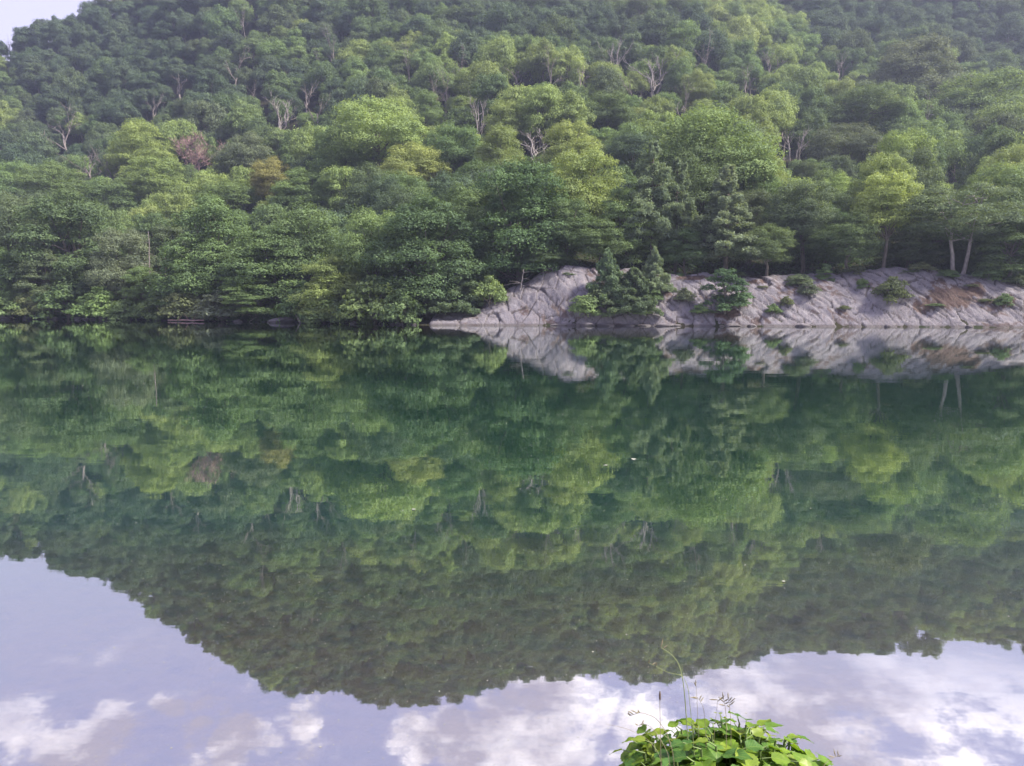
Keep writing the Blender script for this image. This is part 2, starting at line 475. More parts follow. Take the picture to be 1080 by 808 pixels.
# far kinds
for i in range(5): make_broadleaf(f'far{i}', 12, 12, 2.5, (22, 26, 20, 24, 28)[i], 17000, .30, 300 + i, (.9, 1.0, .85, .95, 1.0)[i], ('round', 'full', 'flat', 'round', 'tall')[i], lobe_r=(.12, .28))

# ------------------------------------------------------------------ colours of foliage
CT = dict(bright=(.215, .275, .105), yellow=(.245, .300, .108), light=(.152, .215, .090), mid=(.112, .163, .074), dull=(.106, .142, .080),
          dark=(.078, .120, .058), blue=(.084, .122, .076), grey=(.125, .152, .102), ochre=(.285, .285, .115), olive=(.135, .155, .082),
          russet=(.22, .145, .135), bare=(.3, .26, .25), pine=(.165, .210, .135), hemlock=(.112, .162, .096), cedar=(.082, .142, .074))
CW = dict(bright='bright yellow-green', yellow='yellow-topped green', light='light green', mid='mid green', dull='dull green', dark='dark green',
          blue='bluish green', grey='grey-green', ochre='ochre-yellow', olive='olive green', russet='russet', bare='bare grey', pine='grey-green',
          hemlock='dark green', cedar='dark green')

TREES = []     # dicts: x, y, w, h, kind, col, label, ...
def ground_point(px, ds):
    az_t = (px - CX) / (F_PX * cp)          # first guess, refined below for the pitch
    y = 110.0
    for _ in range(6):
        x = az_t * y
        y = float(shore(x)) + ds
    x = az_t * y
    for _ in range(5):
        z = max(float(terrain(x, y)), rock_surface(x, y)); u, v, f = project(x, y, z)
        x += (px - float(u)) * float(f) / F_PX
        y = float(shore(x)) + ds
    return x, y, max(float(terrain(x, y)), rock_surface(x, y))

def rock_surface(x, y):
    s = y - float(shore(x))
    if not (RX[0] + 4 < x and 0 < s < 11.5): return -9
    return float(rock_h(x) * bank_shape(s * .96 / RUN)) - .2
def place(px, ytop, wpx, ds, kind, col, label, name='broadleaf_tree', cat='tree', sink=0.0, rot=None):
    if cat == 'shrub' and px < 445: sink, ds = .55, max(ds - .35, .1)
    x, y, z = ground_point(px, ds)
    u, v, f = project(x, y, z); f = float(f)
    k = ray(px, ytop); top = CAM_Z + k[2] * (y / k[1])
    h = max(top - z + sink, .5)
    TREES.append(dict(x=x, y=y, z=z - sink, w=wpx * f / F_PX, h=h, kind=kind, col=col, label=label, name=name, cat=cat, hand=True, px=px, py=ytop,
                      rot=rng.uniform(0, 6.28) if rot is None else rot))

S = dict(name='shrub', cat='shrub')
# the shore, from the open water's far end towards the rock
place(20, 203, 78, 15, 'oak0', 'dull', 'dull green rounded tree behind the shore at the photo edge farthest from the rock')
place(78, 196, 125, 9, 'full0', 'dark', 'broad dark green tree spreading low beside the grey-green crowned shore tree')
place(4, 258, 52, 3.5, 'full1', 'mid', 'small mid green tree at the water cut by the photo edge')
place(52, 262, 66, 3.0, 'layer1', 'dull', 'low dull green tree over the small grey stones at the water')
place(133, 241, 72, 5, 'oak1', 'grey', 'grey-green crowned tree leaning over the dark gap beside a thin trunk')
place(152, 280, 40, 2.4, 'layer0', 'light', 'slim light green tree of layered sprays under the grey-green crown')
place(10, 304, 56, .5, 'shrub0', 'mid', 'green shrub at the water beside the photo edge, above two stones', **S)
place(36, 308, 46, .4, 'shrub1', 'olive', 'olive shrub hanging over the smallest of the grey stones at the water', **S)
place(72, 300, 60, .6, 'shrub2', 'mid', 'mid green shrub between the olive shrub and the bright shrub on the bank', **S)
place(107, 302, 54, .5, 'shrub1', 'light', 'bright light green shrub at the water below the grey-green tree', **S)
place(138, 312, 48, .4, 'shrub0', 'light', 'short bright shrub dipping to the water below the slim layered tree', **S)
place(168, 308, 50, .8, 'shrub2', 'mid', 'mid green shrub below the bare thin trunks of the shore gap', **S)
place(200, 304, 58, 1.5, 'shrub0', 'olive', 'wide olive shrub above the driftwood logs', **S)
place(234, 306, 54, .5, 'shrub1', 'grey', 'grey-green shrub at the water between the driftwood and the layered sapling', **S)
place(226, 203, 118, 9, 'full0', 'mid', 'big rounded mid green tree behind the driftwood logs')
place(180, 238, 62, 12, 'layer2', 'dull', 'dull green tree with a side bough reaching over the shore gap')
place(290, 236, 112, 7, 'layer3', 'mid', 'layered mid green tree standing behind the grey boulder at the water')
place(330, 215, 90, 12, 'oak2', 'mid', 'mid green rounded tree filling the gap behind the bright drooping shore tree')
place(272, 293, 74, 1.9, 'layer0', 'light', 'light green sapling of flat sprays beside the grey boulder at the water')
place(322, 296, 58, 1.4, 'shrub2', 'mid', 'mid green shrub behind the grey boulder and its leaning stub', **S)
place(352, 267, 82, 2.8, 'full1', 'bright', 'bright drooping tree at the water between boulder and big dark tree')
place(348, 306, 56, .4, 'shrub0', 'light', 'light green shrub at the foot of the bright drooping tree', **S)
place(396, 216, 84, 8, 'oak3', 'light', 'light green tree pressed against the shoulder of the big dark tree')
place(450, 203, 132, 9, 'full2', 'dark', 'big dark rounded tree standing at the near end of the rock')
place(396, 290, 64, .7, 'shrub1', 'light', 'bright shrub in front of the big dark tree at the water', **S)
place(424, 304, 48, .5, 'shrub2', 'mid', 'mid green shrub where the rock begins under the big dark tree', **S)
place(376, 308, 50, .4, 'shrub2', 'mid', 'mid green shrub between two brighter shrubs at the water', **S)
place(482, 274, 92, 6.6, 'hemlock0', 'hemlock', 'low dark hemlock of flat layers on the near end of the rock', 'hemlock_tree')
place(516, 290, 36, 5.0, 'shrub1', 'light', 'fresh green shrub on the low rock end beside the hemlock', **S)
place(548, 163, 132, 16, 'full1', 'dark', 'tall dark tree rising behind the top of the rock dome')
place(500, 192, 90, 22, 'oak1', 'mid', 'mid green tree between the big dark tree and the tall dark tree')
place(575, 258, 46, 9.5, 'oak2', 'dark', 'small dark round tree at the top edge of the rock dome')
place(614, 153, 86, 24, 'oak3', 'bright', 'yellow-topped round tree above the small forest gap behind the dome')
place(596, 210, 74, 13, 'oak1', 'mid', 'mid green rounded tree at the flank of the tall dark tree')
place(634, 232, 66, 11, 'oak0', 'mid', 'mid green low tree with slim trunk behind the dome top')
place(660, 196, 64, 14, 'layer2', 'light', 'light yellowish-green tree left of the sparse tall pines')
place(687, 150, 70, 13, 'pine0', 'pine', 'tall sparse pine with dark bare trunk, the taller of two', 'pine_tree')
place(712, 168, 60, 15, 'pine0', 'pine', 'shorter sparse pine beside the tallest pine', 'pine_tree', rot=2.0)
place(765, 174, 92, 11, 'pine1', 'pine', 'broad layered pine behind the cedar bush', 'pine_tree')
place(742, 114, 128, 34, 'oak0', 'light', 'large light green tree crown towering behind the two sparse pines')
place(722, 240, 50, 12, 'oak1', 'mid', 'small mid green tree between the sparse pines and the layered pine')
place(808, 236, 58, 10, 'oak2', 'mid', 'small round green tree beside the broad layered pine on the rock top')
place(845, 186, 80, 16, 'oak3', 'dull', 'dull green tree between the layered pine and the yellow-crowned tree')
place(790, 200, 66, 22, 'oak1', 'dull', 'dull green tree filling the space behind the broad layered pine')
place(893, 224, 64, 9.5, 'oak0', 'mid', 'mid green round-topped tree beside the yellow-crowned tree, towards the layered pine')
place(933, 180, 66, 11, 'flat0', 'yellow', 'yellow-crowned tree on a tall thin trunk above the rock')
place(956, 236, 66, 15, 'layer3', 'dull', 'dull layered tree behind the yellow-crowned tree trunk')
place(1010, 196, 128, 9.5, 'twin0', 'dull', 'spreading tree on two pale forked trunks on the rock', rot=.05)
place(1064, 224, 74, 8.5, 'layer0', 'mid', 'layered green tree at the photo edge with a short grey trunk')
place(1052, 172, 90, 20, 'oak0', 'light', 'light green tree behind the tree on two pale trunks')
place(1100, 200, 90, 12, 'full0', 'mid', 'mid green tree at the end of the rock, half outside the photo')
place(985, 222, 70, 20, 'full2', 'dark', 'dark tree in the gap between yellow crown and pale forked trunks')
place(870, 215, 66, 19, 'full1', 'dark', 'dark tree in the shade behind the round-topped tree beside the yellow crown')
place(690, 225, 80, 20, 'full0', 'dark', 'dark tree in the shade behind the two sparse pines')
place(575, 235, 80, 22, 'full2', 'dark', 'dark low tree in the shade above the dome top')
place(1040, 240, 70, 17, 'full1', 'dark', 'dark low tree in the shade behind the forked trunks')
# plants rooted on the rock
place(640, 263, 58, 2.4, 'hemlock1', 'hemlock', 'dark young hemlock in the notch of the rock, the taller one', 'hemlock_tree')
place(668, 282, 66, 1.3, 'hemlock0', 'hemlock', 'wide low hemlock drooping to the water in the rock notch', 'hemlock_tree', rot=1.2)
place(690, 261, 46, 4.6, 'hemlock1', 'pine', 'young hemlock above the cracked slabs, beside the notch', 'hemlock_tree', rot=2.2)
place(618, 308, 36, .9, 'shrub0', 'light', 'green shrub in the notch at the foot of the rock dome', **S)
place(765, 281, 48, 1.7, 'cedar0', 'cedar', 'dense dark cedar bush on the rock over a russet patch', 'cedar_bush', 'bush', rot=.4)
place(717, 288, 14, 8.0, 'cedar0', 'cedar', 'tiny dark bush on the ledge above the cracked slabs', 'cedar_bush', 'bush')
place(870, 277, 20, 7.0, 'cedar0', 'mid', 'small round bush standing alone on the rock rim', 'cedar_bush', 'bush')
place(842, 287, 28, 6.0, 'shrub0', 'dull', 'dull flat shrub on the rock rim beside the round bush', **S)
place(853, 296, 22, 4.0, 'shrub1', 'grey', 'grey-green shrub just below the rock rim near the round bush', **S)
place(940, 291, 36, 2.8, 'shrub2', 'olive', 'sprawling olive shrub halfway down the bare grey slope', **S)
place(970, 276, 30, 9.0, 'shrub1', 'olive', 'pale olive shrub on the rock rim before dark trees', **S)
place(1000, 283, 24, 7.5, 'shrub0', 'mid', 'green shrub at the foot of the two pale trunks', **S)
place(1040, 282, 34, 7.5, 'shrub2', 'mid', 'wide green shrub on the rim beyond the two pale trunks', **S)
place(1072, 288, 28, 6.5, 'shrub1', 'dull', 'dull shrub on the rim at the photo edge', **S)
place(1040, 318, 16, 3.2, 'shrub0', 'olive', 'small olive shrub on the slope below the russet litter', **S)
place(738, 320, 20, 1.4, 'shrub1', 'light', 'small light green shrub low on the cracked slabs', **S)
place(722, 303, 22, 3.0, 'shrub2', 'grey', 'grey-green shrub on a ledge of the cracked slabs', **S)
place(815, 320, 17, 1.5, 'shrub1', 'mid', 'small green shrub low on the pale slope past the cedar', **S)
place(803, 302, 14, 5.6, 'shrub0', 'olive', 'tiny olive shrub high on the pale slope past the cedar', **S)
place(600, 293, 16, 6.5, 'shrub2', 'mid', 'small shrub near the top of the rock dome', **S)
place(593, 305, 10, 4.8, 'shrub1', 'olive', 'tiny olive shrub in a crack of the rock dome', **S)
place(900, 280, 26, 9.0, 'shrub2', 'olive', 'olive shrub on the rock rim under the yellow-crowned tree', **S)
place(776, 286, 22, 9.0, 'shrub0', 'dull', 'dull low shrub on the rim behind the cedar bush', **S)

for px_, yt_, w_, ds_, k_, c_, lb_ in [
    (1058, 309, 18, 2.6, 'shrub2', 'mid', 'green shrub at the photo edge side of the russet litter, low on the slope'),
    (985, 322, 20, 2.4, 'shrub0', 'dull', 'flat dull shrub under the russet litter near the water'),
    (890, 322, 15, 2.2, 'shrub1', 'olive', 'tiny olive tuft near the water under the round rim bush'),
    (830, 312, 14, 2.6, 'shrub2', 'olive', 'tiny olive tuft in mid slope between cedar bush and round bush'),
    (910, 292, 15, 5.0, 'shrub0', 'mid', 'tiny green tuft above the sprawling olive shrub'),
    (690, 303, 20, 2.8, 'shrub1', 'mid', 'green shrub between the notch hemlocks and the cracked slabs'),
    (655, 318, 30, 1.6, 'shrub2', 'mid', 'green shrub at the water below the wide low hemlock'),
    (676, 322, 24, 1.2, 'shrub0', 'light', 'light green shrub at the water beside the cracked slabs'),
    (748, 326, 18, 1.6, 'shrub2', 'dull', 'dull shrub at the water below the cedar bush'),
    (636, 302, 40, 1.6, 'shrub1', 'dull', 'dull shrub under the taller notch hemlock'),
    (1025, 299, 18, 5.6, 'shrub0', 'olive', 'olive tuft above the russet litter below the pale trunks'),
    (955, 284, 26, 8.4, 'shrub2', 'dull', 'dull low shrub on the rim before the pale olive shrub')]:
    place(px_, yt_, w_, ds_, k_, c_, lb_, **S)

PROTECT = []
def place_up(px, ytop, ybase, wpx, kind, col, label, name='broadleaf_tree', cat='tree', **k):
    if col in ('bare', 'russet'): ytop -= 7
    PROTECT.append((px, ytop + (30 if col in ('bare', 'russet') else 26), wpx))
    """A tree on the hillside: its foot is where the ray through (px, ybase) meets the ground."""
    v = ray(px, ybase); v = v / v[1]
    d = np.arange(112, 520, .5)
    z = CAM_Z + v[2] * d
    hit = np.nonzero(terrain(v[0] * d, d) >= z)[0]
    y = d[hit[0]] if len(hit) else 300.0
    x = v[0] * y; z = float(terrain(x, y))
    f = float(project(x, y, z)[2])
    kk = ray(px, ytop); top = CAM_Z + kk[2] * (y / kk[1])
    PROTECT[-1] += (y,)
    TREES.append(dict(x=x, y=y, z=z, w=wpx * f / F_PX, h=max(top - z, 2), kind=kind, col=col, label=label, name=name, cat=cat, hand=True, px=px, py=ytop,
                      rot=rng.uniform(0, 6.28), **k))

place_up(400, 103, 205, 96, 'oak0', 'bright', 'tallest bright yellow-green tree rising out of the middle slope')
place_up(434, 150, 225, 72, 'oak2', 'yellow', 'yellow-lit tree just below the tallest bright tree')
place_up(365, 135, 215, 70, 'oak1', 'light', 'light green tree beside the tallest bright tree, towards the ochre crown')
place_up(152, 126, 205, 62, 'oak2', 'yellow', 'upright yellow-lit tree between the leaning bare tree and the russet tree')
place_up(168, 162, 235, 66, 'oak3', 'bright', 'bright green tree just below the upright yellow-lit tree')
place_up(207, 146, 205, 50, 'russet0', 'russet', 'russet twiggy tree without green leaves on the lower slope', 'dead_tree')
place_up(288, 166, 225, 48, 'oak2', 'ochre', 'ochre-yellow tree, the only one of that colour')
place_up(262, 140, 215, 60, 'oak0', 'grey', 'grey-green tree between the russet tree and the ochre tree')
place_up(325, 178, 240, 70, 'oak1', 'light', 'light green tree just below the ochre-yellow tree')
place_up(60, 172, 235, 70, 'oak2', 'light', 'light green domed tree below the leaning bare tree')
place_up(22, 168, 230, 60, 'oak3', 'light', 'light green tree on the lower slope at the photo edge')
place_up(75, 116, 172, 40, 'dead2', 'bare', 'leaning bare grey tree with spreading top limbs', 'dead_tree')
place_up(102, 160, 205, 36, 'dead2', 'bare', 'pinkish bare tree between leaning bare tree and bright trees', 'dead_tree')
place_up(297, 103, 150, 30, 'dead1', 'bare', 'pale many-stemmed bare tree uphill of the ochre tree', 'dead_tree')
place_up(324, 80, 132, 22, 'dead0', 'bare', 'slender bare tree uphill beside the many-stemmed bare tree', 'dead_tree')
place_up(536, 104, 175, 52, 'oak3', 'bright', 'small bright-topped tree in the middle of the slope')
place_up(565, 138, 178, 46, 'dead1', 'bare', 'pale wide bare tree beside the small bright-topped tree', 'dead_tree')
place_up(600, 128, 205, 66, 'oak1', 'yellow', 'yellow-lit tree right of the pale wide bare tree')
place_up(690, 60, 112, 34, 'dead1', 'bare', 'bare tree under bright crowns high on the slope', 'dead_tree')
place_up(545, 60, 108, 30, 'dead0', 'bare', 'thin bare tree high above the small bright-topped tree', 'dead_tree')
place_up(838, 138, 182, 30, 'dead1', 'bare', 'pale forked bare tree on the lower slope above the rock', 'dead_tree')
place_up(812, 45, 96, 26, 'dead0', 'bare', 'dark bare tree high above the pale forked bare tree', 'dead_tree')
place_up(1005, 168, 215, 26, 'dead0', 'bare', 'bare pale tops standing above the tree on two pale trunks', 'dead_tree')
place_up(190, 72, 112, 24, 'dead0', 'bare', 'thin bare tree high on the slope above the russet tree', 'dead_tree')
place_up(460, 82, 125, 24, 'dead2', 'bare', 'small bare tree uphill of the tallest bright tree', 'dead_tree')
place_up(960, 40, 135, 92, 'oak1', 'grey', 'very large grey-green crown high on the hazy slope')
place_up(1032, 72, 170, 104, 'oak3', 'light', 'very large light green crown just downhill of the hazy large crown')
place_up(905, 90, 165, 82, 'oak2', 'mid', 'large rounded tree downhill of the very large hazy crown')
place_up(890, 130, 200, 74, 'oak0', 'grey', 'grey-green crown just below the large rounded hazy tree')
place_up(735, 72, 130, 40, 'oak2', 'bright', 'small bright round crown above the large tree behind the pines')
place_up(640, 95, 160, 60, 'oak3', 'mid', 'mid green round tree uphill of the yellow-lit tree')
place_up(665, 140, 205, 60, 'oak0', 'blue', 'bluish dark tree uphill of the tall sparse pine')
place_up(478, 128, 205, 66, 'oak3', 'mid', 'mid green tree beside the small bright-topped tree, downhill')
place_up(450, 96, 150, 40, 'oak1', 'light', 'light green tree just uphill of the tallest bright tree')
place_up(240, 190, 250, 76, 'oak2', 'light', 'light green crown between the russet tree and the layered shore tree')
place_up(120, 192, 250, 74, 'oak1', 'mid', 'mid green crown above the grey-green shore tree')

for px_, py_, k_, lb_ in [
    (118, 170, 'dead0', 'short bare tree between the leaning bare tree and the upright yellow-lit tree'),
    (471, 84, 'dead0', 'bare tree beside the small bare tree uphill of the tallest bright tree'),
    (430, 62, 'dead2', 'bare tree high on the slope over the tallest bright tree'),
    (352, 44, 'dead0', 'bare tree high above the slender bare tree'),
    (578, 66, 'dead2', 'bare tree just past the thin bare tree high on the slope'),
    (612, 72, 'dead0', 'bare tree uphill of the mid green round tree, the lower of two'),
    (648, 56, 'dead1', 'bare tree uphill of the mid green round tree, the upper of two'),
    (668, 88, 'dead0', 'thin bare tree beside the bare tree under bright crowns'),
    (747, 50, 'dead2', 'bare tree straight above the small bright round crown'),
    (786, 74, 'dead0', 'bare tree beside the dark bare tree'),
    (884, 62, 'dead0', 'bare tree above the large rounded tree on the hazy slope'),
    (505, 118, 'dead1', 'bare tree in the gap beside the small bright-topped tree'),
    (335, 108, 'dead0', 'bare tree below the slender bare tree'),
    (250, 60, 'dead0', 'bare tree above the many-stemmed bare tree, near the ridge'),
    (720, 100, 'dead0', 'bare tree between the small bright round crown and the large crown behind the pines')]:
    place_up(px_, py_ - 14, py_ + 42, 20, k_, 'bare', lb_, 'dead_tree')

# the rest of the wood: a scatter over the slope
tx = np.array([t['x'] for t in TREES]); ty = np.array([t['y'] for t in TREES]); tw = np.array([t['w'] for t in TREES])
cand = []
cell = {}
def crowded(x, y, d):
    ci, cj = int(x // 12), int(y // 12)
    for i in (ci - 1, ci, ci + 1):
        for j in (cj - 1, cj, cj + 1):
            for (a, b, e) in cell.get((i, j), ()):
                if (a - x) ** 2 + (b - y) ** 2 < (.5 * (d + e)) ** 2: return True
    return False
for t in TREES:
    if t['name'] != 'shrub' and t['cat'] == 'tree': cell.setdefault((int(t['x'] // 12), int(t['y'] // 12)), []).append((t['x'], t['y'], min(t['w'] * .8, 9)))
g = np.random.default_rng(77)
tries = 0
while tries < 30000:
    tries += 1
    az = g.uniform(R(-52), R(52)); r = math.sqrt(g.uniform(112 ** 2, 492 ** 2))
    x, y = r * math.sin(az), r * math.cos(az)
    s = y - float(shore(x))
    if s < 13: continue
    big = g.uniform()
    w = 8.6 + 5.6 * big * big + (1.5 if r < 260 else 0)
    if crowded(x, y, w * .62): continue
    cell.setdefault((int(x // 12), int(y // 12)), []).append((x, y, w * .62))
    n = float(fbm(np.array(x * .02), np.array(y * .02), 91, 3)) + g.normal(0, .09)
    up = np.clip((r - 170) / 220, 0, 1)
    if g.uniform() < .06: kind, col = ('dead0', 'dead1', 'dead2')[g.integers(3)], 'bare'
    else:
        kind = f'far{g.integers(5)}' if r > 175 else f'oak{g.integers(4)}'
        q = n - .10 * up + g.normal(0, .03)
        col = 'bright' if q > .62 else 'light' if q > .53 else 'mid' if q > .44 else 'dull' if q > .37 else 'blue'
    h = w * g.uniform(.95, 1.45) + (3.5 if r < 260 else 1.5)
    zt = float(terrain(x, y)); pu_, pv_, pf_ = project(x, y, zt + h)
    hides = lambda hh: any(y < b_ + 4 and abs(pu_ - a_) < .5 * w * F_PX / pf_ + c_ * .15 and project(x, y, zt + hh)[1] < d_ for a_, d_, c_, b_ in PROTECT)
    if hides(h):
        h *= .55; w *= .8
        if col == 'bare' or hides(h): continue
    if col == 'bare': h, w = h * 1.0 + 1.0, w * .42
    cand.append(dict(x=x, y=y, z=float(terrain(x, y)), w=w, h=h, kind=kind, col=col, label=None, name='dead_tree' if col == 'bare' else 'broadleaf_tree', cat='tree', hand=False,
                     rot=g.uniform(0, 6.28)))
ALL = TREES + cand

# how much of each tree shows, straight or mirrored in the lake: crowns as ovals, nearest first
def visible_share(trees):
    half = 2
    Wp, Hp = 1080 // half, 808 // half
    area = np.zeros(len(trees))
    order = np.argsort([t['y'] for t in trees])
    for mirror in (False, True):
        buf = np.zeros((Hp, Wp), bool)
        for i in order:
            t = trees[i]
            lowf = .05 if t['hand'] and t['y'] < 140 else .25
            u, v1, f = project(t['x'], t['y'], t['z'] + t['h'], mirror); _, v0, _ = project(t['x'], t['y'], t['z'] + t['h'] * lowf, mirror)
            rw = max(t['w'] * .45 * F_PX / f / half, .6); v1, v0 = float(min(v1, v0)) / half, float(max(v1, v0)) / half; u = float(u) / half
            if t['col'] == 'bare': rw *= .4
            a, b = int(max(u - rw, 0)), int(min(u + rw + 1, Wp)); c, d = int(max(v1, 0)), int(min(v0 + 1, Hp))
            if mirror: c = max(c, 170)
            else: d = min(d, 173)
            if a >= b or c >= d: continue
            yy, xx = np.mgrid[c:d, a:b]
            m = ((xx - u) / rw) ** 2 + ((yy - (v0 + v1) / 2) / max((v0 - v1) / 2, .6)) ** 2 < 1
            sub = buf[c:d, a:b]
            n = (m & ~sub).sum()
            area[i] += n if not mirror else n * .35
            if t['col'] != 'bare': sub |= m
    return area
vis = visible_share(ALL)
for t, a in zip(ALL, vis): t['vis'] = a * (5 if t['col'] == 'bare' else 1)
hand = [t for t in ALL if t['hand']]
auto = sorted([t for t in ALL if not t['hand']], key=lambda t: -t['vis'])
N_IND = 300 - len([t for t in hand if t['cat'] == 'tree'])
picked = [t for t in auto[:N_IND] if t['vis'] > 6]
rest = [t for t in auto if t not in picked] if False else auto[len(picked):]

# ------------------------------------------------------------------ labels for the wood: what it looks like and which landmark it stands by
LM = [(t['px'], (t['py'] + 14), p) for t, p in [(t, None) for t in hand] if p]
LM = [(400, 130, 'the tallest bright tree'), (152, 150, 'the upright yellow-lit tree'), (207, 170, 'the russet twiggy tree'), (288, 185, 'the ochre-yellow tree'),
      (75, 140, 'the leaning bare tree'), (297, 122, 'the many-stemmed bare tree'), (536, 125, 'the small bright-topped tree'), (565, 158, 'the pale wide bare tree'),
      (690, 85, 'the bare tree under bright crowns'), (838, 158, 'the pale forked bare tree'), (812, 70, 'the dark bare tree'), (1005, 190, 'the bare pale tops'),
      (190, 92, 'the bare tree above the russet tree'), (460, 103, 'the small bare tree'), (960, 80, 'the very large hazy crown'),
      (1032, 115, 'the very large light green crown'), (742, 140, 'the large crown behind the pines'), (933, 200, 'the yellow-crowned tree'),
      (735, 90, 'the small bright round crown'), (614, 175, 'the yellow-topped tree behind the dome'), (452, 240, 'the big dark shore tree'),
      (545, 84, 'the bare tree high on the slope'), (90, 15, 'the sky-line notch'), (20, 40, 'the open sky'), (548, 190, 'the tall dark tree behind the dome'),
      (78, 215, 'the broad dark shore tree'), (1010, 215, 'the tree on two pale trunks'), (765, 200, 'the broad layered pine')]
ORD = ['', 'second ', 'third ', 'fourth ', 'fifth ', 'sixth ', 'seventh ', 'eighth ', 'ninth ', 'tenth ', 'eleventh ', 'twelfth ']
buckets = {}
for t in picked:
    u, v, f = project(t['x'], t['y'], t['z'] + t['h'] * .7); t['px'], t['py'] = float(u), float(v)
    if v < 2:            # only its mirror image is in the frame
        _, v2, _ = project(t['x'], t['y'], t['z'] + t['h'] * .7, True)
    d = [math.hypot((u - a) * 1.0, (v - b) * 1.4) for a, b, _ in LM]
    k = int(np.argmin(d)); a, b, nm = LM[k]
    dx, dy = u - a, (v - b) * 1.3
    if abs(dx) > 2.2 * abs(dy): rel = 'right of' if dx > 0 else 'left of'
    elif abs(dy) > 2.2 * abs(dx): rel = 'uphill of' if dy < 0 else 'downhill of'
    else: rel = ('uphill ' if dy < 0 else 'downhill ') + ('right of' if dx > 0 else 'left of')
    wp = t['w'] * F_PX / float(f)
    size = 'broad' if wp > 46 else 'medium' if wp > 30 else 'small'
    form = {'far2': 'flattish', 'far4': 'upright', 'far1': 'domed', 'far3': 'domed', 'far0': 'rounded'}.get(t['kind'], 'rounded')
    base = f"{size} {CW[t['col']]} {form} tree" if t['col'] != 'bare' else f"{size} bare grey tree"
    if v < 2: base = base.replace(' tree', ' tree seen mirrored')
    buckets.setdefault((base, rel, nm), []).append((d[k], t))
for (base, rel, nm), lst in buckets.items():
    lst.sort(key=lambda e: e[0])
    for i, (_, t) in enumerate(lst): 
        t['label'] = f"{ORD[i]}{base} {rel} {nm}"
        if len(t['label'].split()) > 16: t['label'] = t['label'].replace(' tree seen mirrored', ' mirrored tree')
        if len(t['label'].split()) > 16: t['label'] = t['label'].replace(' rounded', '').replace(' domed', ' dome')

# ------------------------------------------------------------------ build the trees
def build_tree(t):
    trunk, crown, W, H = PROTO[t['kind']]
    e = bpy.data.objects.new(t['name'], None); COL.objects.link(e)
    e.empty_display_size = .5
    e.location = (t['x'], t['y'], t['z']); e.rotation_euler = (0, 0, t['rot'])
    e.scale = (t['w'] / W, t['w'] / W, t['h'] / H)
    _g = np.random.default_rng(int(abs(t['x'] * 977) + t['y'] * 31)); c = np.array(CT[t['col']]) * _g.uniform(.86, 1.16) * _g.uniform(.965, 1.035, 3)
    bare = t['name'] == 'dead_tree'
    add_obj('trunk', trunk, e)
    add_obj('crown', crown, e, tuple(c))
    g_ = t.get('group') or {'shrub': 'shrubs along the shore and the rock', 'bush': 'dark bushes on the rock'}.get(t['cat']) or \
        ('bare trees in the wood' if bare else 'trees on the far shore' if t['hand'] else 'trees of the wooded slope')
    tag(e, t['label'], t['cat'], g_)
    return e
far_src = {}
for t in hand + picked:
    e = build_tree(t)
    if t['kind'].startswith('far') and t['kind'] not in far_src: far_src[t['kind']] = (e.children[0], e.children[1])

